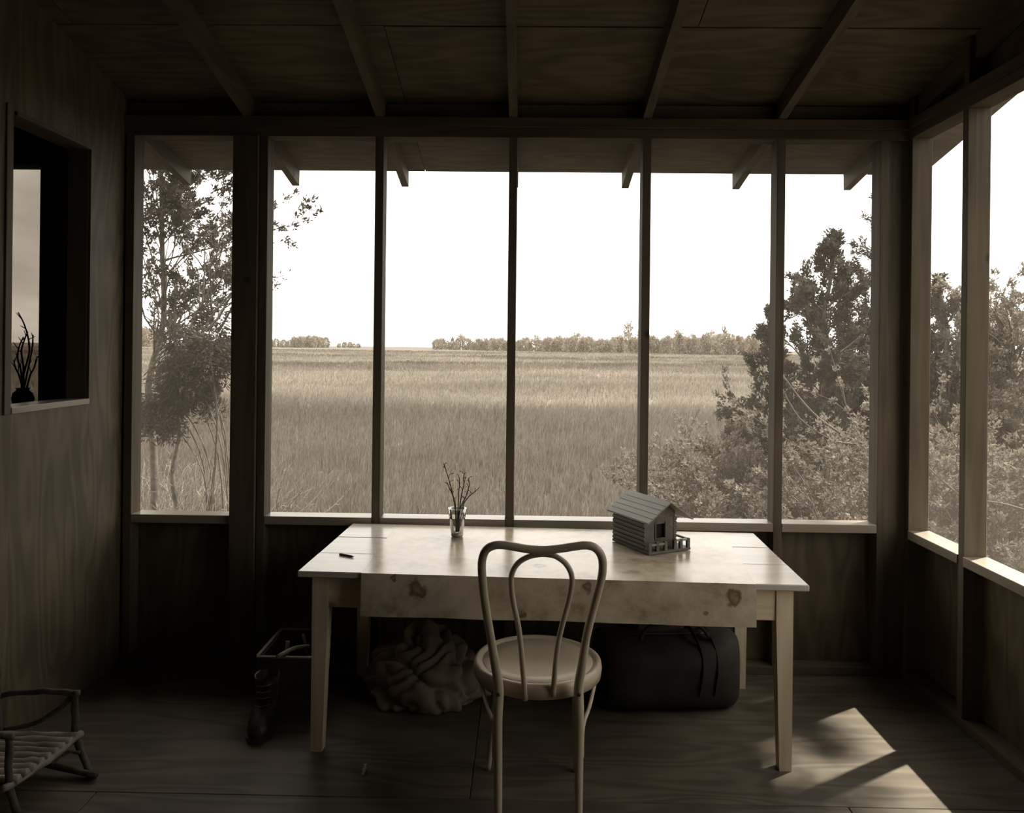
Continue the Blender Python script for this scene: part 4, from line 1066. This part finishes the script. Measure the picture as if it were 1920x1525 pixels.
def shrub(name, base, rad, seed, label, n_st=14, leaf=(10, 0.07, 0.035, 0.8), mat='leaf_mid', bias=(0, 0, 0.9), up=0.03, cat='shrub', r0=0.014, keep=1.0, depth=2, stem='bark', group=None, spread=0.25):
    rg = np.random.default_rng(seed); base = Vector(base)
    root = tag(empty(name, base), label, cat, group); m = MB(); tips = []
    for k in range(n_st):
        p = Vector((rg.normal(0, rad[0] * spread), rg.normal(0, rad[1] * spread), 0))
        d = Vector((rg.normal(0, 0.55) * rad[0] / rad[2] + bias[0], rg.normal(0, 0.55) * rad[1] / rad[2] + bias[1], bias[2]))
        grow(rg, m, p, d, rad[2] * rg.uniform(0.7, 1.15), r0, depth, up, tips, wob=0.3, kids=(3, 5), leafy_from=0.2)
    m.build('stems', M[stem], root, smooth=True)['kind'] = 'stuff'
    if keep < 1.0: tips = [t for t in tips if rg.uniform() < keep]
    V, T = leaves([t[0] for t in tips], [t[1] for t in tips], leaf[0], leaf[1], leaf[2], leaf[3], rg)
    fo = np_mesh('foliage', V, T, M[mat], root); fo['kind'] = 'stuff'
    return root
def gp_(px, d): p = at_y(px, 660, d); return (p.x, d, ZG)

# left of the view
cedar('cedar_tree', gp_(290, 8.0), 5.4, 1.45, 3, 'tall open cedar with bare lower limbs outside the left end screen', n_br=44, crown0=0.40, keep=1.0, r0=0.045, rise=1.1, leaf=(27, 0.056, 0.019, 0.60), prof=lambda t: 0.95 - 0.5 * abs(t - 0.6), pull=(0.55, 0.1), lean=(0.02, 0))
cedar('cedar_sapling', gp_(330, 7.6), 3.1, 0.7, 5, 'thin leggy cedar stem beside the open cedar', n_br=10, crown0=0.55, keep=0.5, r0=0.03, rise=1.0, leaf=(20, 0.046, 0.015, 0.60), pull=(0.2, 0))
def leaning_shrub():
    rg = np.random.default_rng(8); D0 = 7.2
    base = Vector(gp_(420, D0)); root = tag(empty('leaning_shrub', base), 'dense dark shrub leaning over below the open cedar', 'shrub')
    top = at_y(392, 612, D0) - base; low = at_y(305, 775, D0) - base; m = MB(); tips = []
    for k in range(9):
        tgt = top.lerp(low, k / 8) + Vector((0, rg.normal(0, 0.1), 0)); p0 = Vector((rg.normal(0, 0.1), rg.normal(0, 0.1), 0))
        mid = Vector((p0.x * 0.3 + tgt.x * 0.5 + 0.12, (p0.y + tgt.y) / 2, tgt.z * 0.6 + 0.15))
        q = smooth_pts([p0, mid, tgt], 5); m.tube(q, [0.011 * (1 - 0.75 * i / len(q)) for i in range(len(q))], 5, caps=False)
    for k in range(46):
        t = rg.beta(1.2, 1.2); c = top.lerp(low, t); w = 0.17 * (1 - 0.5 * abs(t - 0.45))
        cc_ = c + Vector((rg.normal(0, w) + 0.08 * (1 - t), rg.normal(0, w * 1.3), rg.normal(0, w * 0.8)))
        out_ = Vector(rg.normal(0, 1, 3)) + Vector((-0.4, 0, -0.5))
        for _ in range(75):
            o = Vector(rg.normal(0, 0.062, 3)); tips.append((cc_ + o, out_ + o * 12))
    for k in range(6):                       # shoots above the mass
        p = top + Vector((rg.normal(0, 0.1), rg.normal(0, 0.1), -0.05)); d = Vector((rg.uniform(-0.1, 0.8), 0, 1.0))
        grow(rg, m, p, d, rg.uniform(0.6, 1.2), 0.014, 1, 0.05, tips)
    m.build('stems', M['bark'], root, smooth=True)['kind'] = 'stuff'
    V, T = leaves([t[0] for t in tips], [t[1] for t in tips], 7, 0.065, 0.016, 0.75, rg)
    fo = np_mesh('foliage', V, T, M['leaf_dark'], root); fo['kind'] = 'stuff'
leaning_shrub()
shrub('dry_stalk_clump', gp_(345, 6.4), (0.6, 0.4, 1.0), 9, 'clump of bare slanting stalks under the leaning shrub', n_st=44, leaf=(2, 0.10, 0.010, 0.5), r0=0.006, stem='bark', bias=(0.45, 0, 1.0), depth=1, spread=0.6)

for k, (px_, d_) in enumerate(((262, 9.4), (312, 9.0), (364, 9.6), (416, 9.1), (466, 9.5))):
    shrub('reed_clump', gp_(px_, d_), (0.34, 0.3, 0.95), 70 + k, 'clump of slanting dry reeds at the foot of the leaning shrub', n_st=46, leaf=(3, 0.16, 0.010, 0.45), mat='leaf_mid', r0=0.004, stem='bark_pale', bias=(0.40, 0, 1.0), depth=0, spread=0.7, cat='reeds', group='dry reeds under the leaning shrub')

# right of the view
cedar('cedar_tree', gp_(1548, 8.6), 3.7, 1.3, 21, 'full pointed cedar standing outside the right end screen', n_br=40, crown0=0.22, r0=0.07, leaf=(32, 0.056, 0.019, 0.60), rise=0.7)
cedar('cedar_tree', gp_(1648, 9.6), 4.6, 1.1, 22, 'slender taller cedar right behind the full pointed cedar', n_br=34, crown0=0.2, r0=0.07, leaf=(27, 0.053, 0.017, 0.60), rise=0.8, keep=0.8)
cedar('cedar_tree', gp_(1448, 9.2), 2.9, 0.75, 23, 'short cedar with a thin trunk at the edge of the grass', n_br=26, crown0=0.3, r0=0.05, leaf=(27, 0.053, 0.017, 0.60), rise=0.6)
shrub('leafy_shrub', gp_(1375, 8.4), (0.75, 0.7, 1.35), 24, 'rounded leafy shrub spilling into the grass before the short cedar', n_st=20, bias=(-0.15, 0, 0.9), leaf=(25, 0.046, 0.021, 0.80))
shrub('leafy_shrub', gp_(1330, 7.4), (0.7, 0.6, 0.85), 25, 'low leafy shrub at the foot of the rounded shrub', n_st=18, leaf=(25, 0.040, 0.019, 0.80))
shrub('leafy_shrub', gp_(1560, 7.6), (1.0, 0.8, 1.15), 26, 'broad leafy shrub under the full pointed cedar', n_st=26, leaf=(25, 0.043, 0.020, 0.80))
shrub('leafy_shrub', gp_(1455, 6.9), (0.8, 0.6, 0.85), 27, 'low dense shrub between the rounded and the broad shrubs', n_st=22, leaf=(25, 0.040, 0.019, 0.80))
cedar('cedar_tree', gp_(1765, 8.2), 3.1, 1.2, 28, 'bushy cedar with a ragged top beyond the side screen', n_br=34, crown0=0.15, r0=0.07, leaf=(29, 0.053, 0.020, 0.70), rise=0.6)
cedar('oak_tree', gp_(1900, 8.0), 2.6, 1.35, 29, 'broad ragged tree filling the view through the side screen', n_br=34, crown0=0.3, r0=0.08, leaf=(27, 0.053, 0.022, 0.80), rise=0.5, keep=0.75, mat='leaf_mid', prof=lambda t: 0.9 - 0.4 * t)
shrub('leafy_shrub', gp_(1740, 6.4), (0.9, 0.8, 1.5), 30, 'tall tangled shrub under the bushy cedar', n_st=26, leaf=(25, 0.043, 0.021, 0.80))
shrub('leafy_shrub', gp_(1900, 6.0), (1.0, 0.9, 1.5), 31, 'tangled shrub outside the side screen by the ragged tree', n_st=30, leaf=(25, 0.043, 0.021, 0.80))
M['bark_bough'] = mat_plain('weathered_bough_bark', 0.15, rough=0.8, var=0.4, scale=3, spec=0.2)
def bough(pts, d, r, label):
    q = smooth_pts([at_y(p[0], p[1], d + 0.08 * k) for k, p in enumerate(pts)], 5)
    m = MB(); m.tube(q, [r * (0.45 + 0.55 * i / len(q)) for i in range(len(q))], 7)
    o = m.build('fallen_bough', M['bark_bough'], None, smooth=True, origin=q[-1]); tag(o, label, 'bough')
bough([(1468, 705), (1520, 770), (1580, 815), (1650, 845)], 6.3, 0.012, 'longer pale bough arching over the broad leafy shrub')
bough([(1462, 720), (1500, 785), (1560, 825), (1600, 832)], 6.2, 0.008, 'thinner pale bough arching just below the longer one')
bough([(1735, 872), (1765, 900), (1800, 930)], 5.4, 0.009, 'pale bare bough slanting before the bushy cedar')
bough([(1850, 940), (1890, 947), (1950, 966)], 5.2, 0.010, 'pale bare bough lying low before the ragged tree')

# tall pine off to the side, shading the floor
def shade(fx, fy, h): return (fx + SUN_AZ[0] * h / SUN_TAN, fy + SUN_AZ[1] * h / SUN_TAN)
for tx_, ty_, sd_, lb_ in ((4.34, 3.95, 51, 'tall bare-trunked pine at the side of the porch, throwing dappled shade'), (4.30, 5.6, 52, 'second tall bare-trunked pine beyond the shading one')):
    cedar('shade_pine', (tx_, ty_, ZG), 10.4, 1.0, sd_, lb_, n_br=34, crown0=0.77, r0=0.10, leaf=(26, 0.09, 0.030, 0.8), rise=0.35, prof=lambda t: 1.0 - 0.2 * t)
cedar('cedar_tree', (5.6, 2.0, ZG), 5.6, 1.7, 61, 'unseen dense cedar added to cut light at the side of the porch below the shade tree', n_br=36, crown0=0.12, r0=0.08, leaf=(24, 0.08, 0.03, 0.7), rise=0.5)  # added out of view to hold back skylight from the right
cedar('cedar_tree', (6.6, 4.4, ZG), 5.2, 1.6, 62, 'unseen dense cedar added to cut light behind the one nearer the porch', n_br=36, crown0=0.12, r0=0.08, leaf=(24, 0.08, 0.03, 0.7), rise=0.5)  # also added, unseen, to block more sky on that side

# far shore: individual trees, few pixels each
def far_tree(seed, kind):
    rg = np.random.default_rng(seed); m = MB(); P = []; D = []
    if kind == 'round':
        n = 220
        for _ in range(n):
            a = rg.uniform(0, 2 * math.pi); u = rg.uniform(0.02, 1); r = 0.62 * math.sqrt(max(0.0, 1 - (2 * u - 0.9) ** 2 * 0.8)) * rg.uniform(0.5, 1.05)
            P.append((r * math.cos(a), r * math.sin(a), u)); D.append((math.cos(a) * .6, math.sin(a) * .6, 0.8))
        ln, wd = 0.20, 0.12
    elif kind == 'pointed':
        n = 160
        for _ in range(n):
            a = rg.uniform(0, 2 * math.pi); u = rg.uniform(0.03, 1) ; r = 0.26 * (1 - u) ** 0.7 * rg.uniform(0.3, 1.1) + 0.02
            P.append((r * math.cos(a), r * math.sin(a), u * 0.95)); D.append((math.cos(a) * .5, math.sin(a) * .5, 0.8))
        ln, wd = 0.15, 0.07
    else:
        n = 120
        for _ in range(n):
            a = rg.uniform(0, 2 * math.pi); u = rg.uniform(0.55, 1); r = 0.3 * math.sqrt(max(0, 1 - ((u - 0.78) / 0.24) ** 2)) * rg.uniform(0.2, 1.1)
            P.append((r * math.cos(a), r * math.sin(a), u * 0.95)); D.append((math.cos(a), math.sin(a), 0.3))
        ln, wd = 0.13, 0.05
    V, T = leaves(P, D, 3, ln, wd, 0.6, rg)
    m.tube([(0, 0, 0), (0.01, 0, 0.5), (0, 0, 0.9)], [0.022, 0.016, 0.006], 5)
    return V, T, m
protos = {}
LBL = {'round': ('round_tree', 'rounded bushy tree on the far shore of the marsh'), 'pointed': ('pointed_tree', 'pointed evergreen rising from the far shore of the marsh'), 'pine': ('pine_tree', 'bare-stemmed pine with a tuft crown on the far shore')}
PLACED = []
def place_far(kind, seed, px, d, h, wmul=1.0, label=None, group='trees on the far shore'):
    key = (kind, seed % 4)
    rr_ = {'round': 0.78, 'pointed': 0.36, 'pine': 0.42}[kind] * h * wmul
    for _ in range(60):
        base = at_y(px, 652, d)
        if all(abs(base.x - q[0]) > rr_ + q[2] or abs(d - q[1]) > rr_ + q[2] for q in PLACED): break
        d += 2.5
    PLACED.append((base.x, d, rr_))
    loc = (base.x, d, ZG - 0.1)
    nm, lb = LBL[kind]
    if key not in protos:
        V, T, tm = far_tree(100 + seed % 4 + len(kind), kind)
        root = empty(nm, loc); fo = np_mesh('crown', V, T, M['leaf_far_hazed'], root); tm.build('trunk', M['bark'], root); protos[key] = root
    else:
        root = copy_tree(protos[key]); root.location = loc
    root.scale = (h * wmul, h * wmul, h); root.rotation_euler = (0, 0, (seed * 2.399) % 6.28)
    tag(root, label or lb, 'tree', group)
fr_ = random.Random(5); px = 818; k = 0
while px < 1462:
    t = (px - 818) / 640; d = 1 / ((1 - t) / 640 + t / 330) + 9.0 * (k % 4)
    u = fr_.random(); w_ = (7 + 4 * t)
    if u < 0.80: place_far('round', k, px, d, fr_.uniform(5.5, 9.0) * (1.0 + 0.1 * t), fr_.uniform(0.5, 0.8))
    elif u < 0.95: place_far('pointed', k, px, d, fr_.uniform(8, 11.0), 0.9)
    else: place_far('pine', k, px, d, fr_.uniform(10, 13), 0.7)
    px += fr_.uniform(4.0, 7.5); k += 1
place_far('pine', 2, 1178, 470, 20, 0.5, 'very tall lone pine rising above the far shore')
place_far('pointed', 1, 1358, 400, 15, 0.6, 'tallest pointed evergreen on the far shore of the marsh')
place_far('pine', 3, 1335, 410, 13.5, 0.5); place_far('pointed', 2, 1270, 430, 13, 0.6)
ISL = 'rounded tree of the wooded islet out on the marsh'; px = 500
while px < 612:
    place_far('round', k, px, 760 + 12 * (k % 3), (fr_.uniform(6, 8.5) if px < 548 else fr_.uniform(9.5, 12)), fr_.uniform(0.55, 0.75), ISL, 'trees of the wooded islet'); px += fr_.uniform(5, 8); k += 1
for px in (636, 646, 656, 664, 672): place_far('round', k, px, 900 + 12 * (k % 3), fr_.uniform(4.5, 7), 0.8, 'low bush on the bare spit next to the wooded islet', 'bushes on the spit'); k += 1
px = 262
while px < 302:
    place_far('round', k, px, 560 + 12 * (k % 3), fr_.uniform(10, 14), 0.7, 'shore tree glimpsed behind the leaning shrub', 'shore trees behind the leaning shrub'); px += 7; k += 1
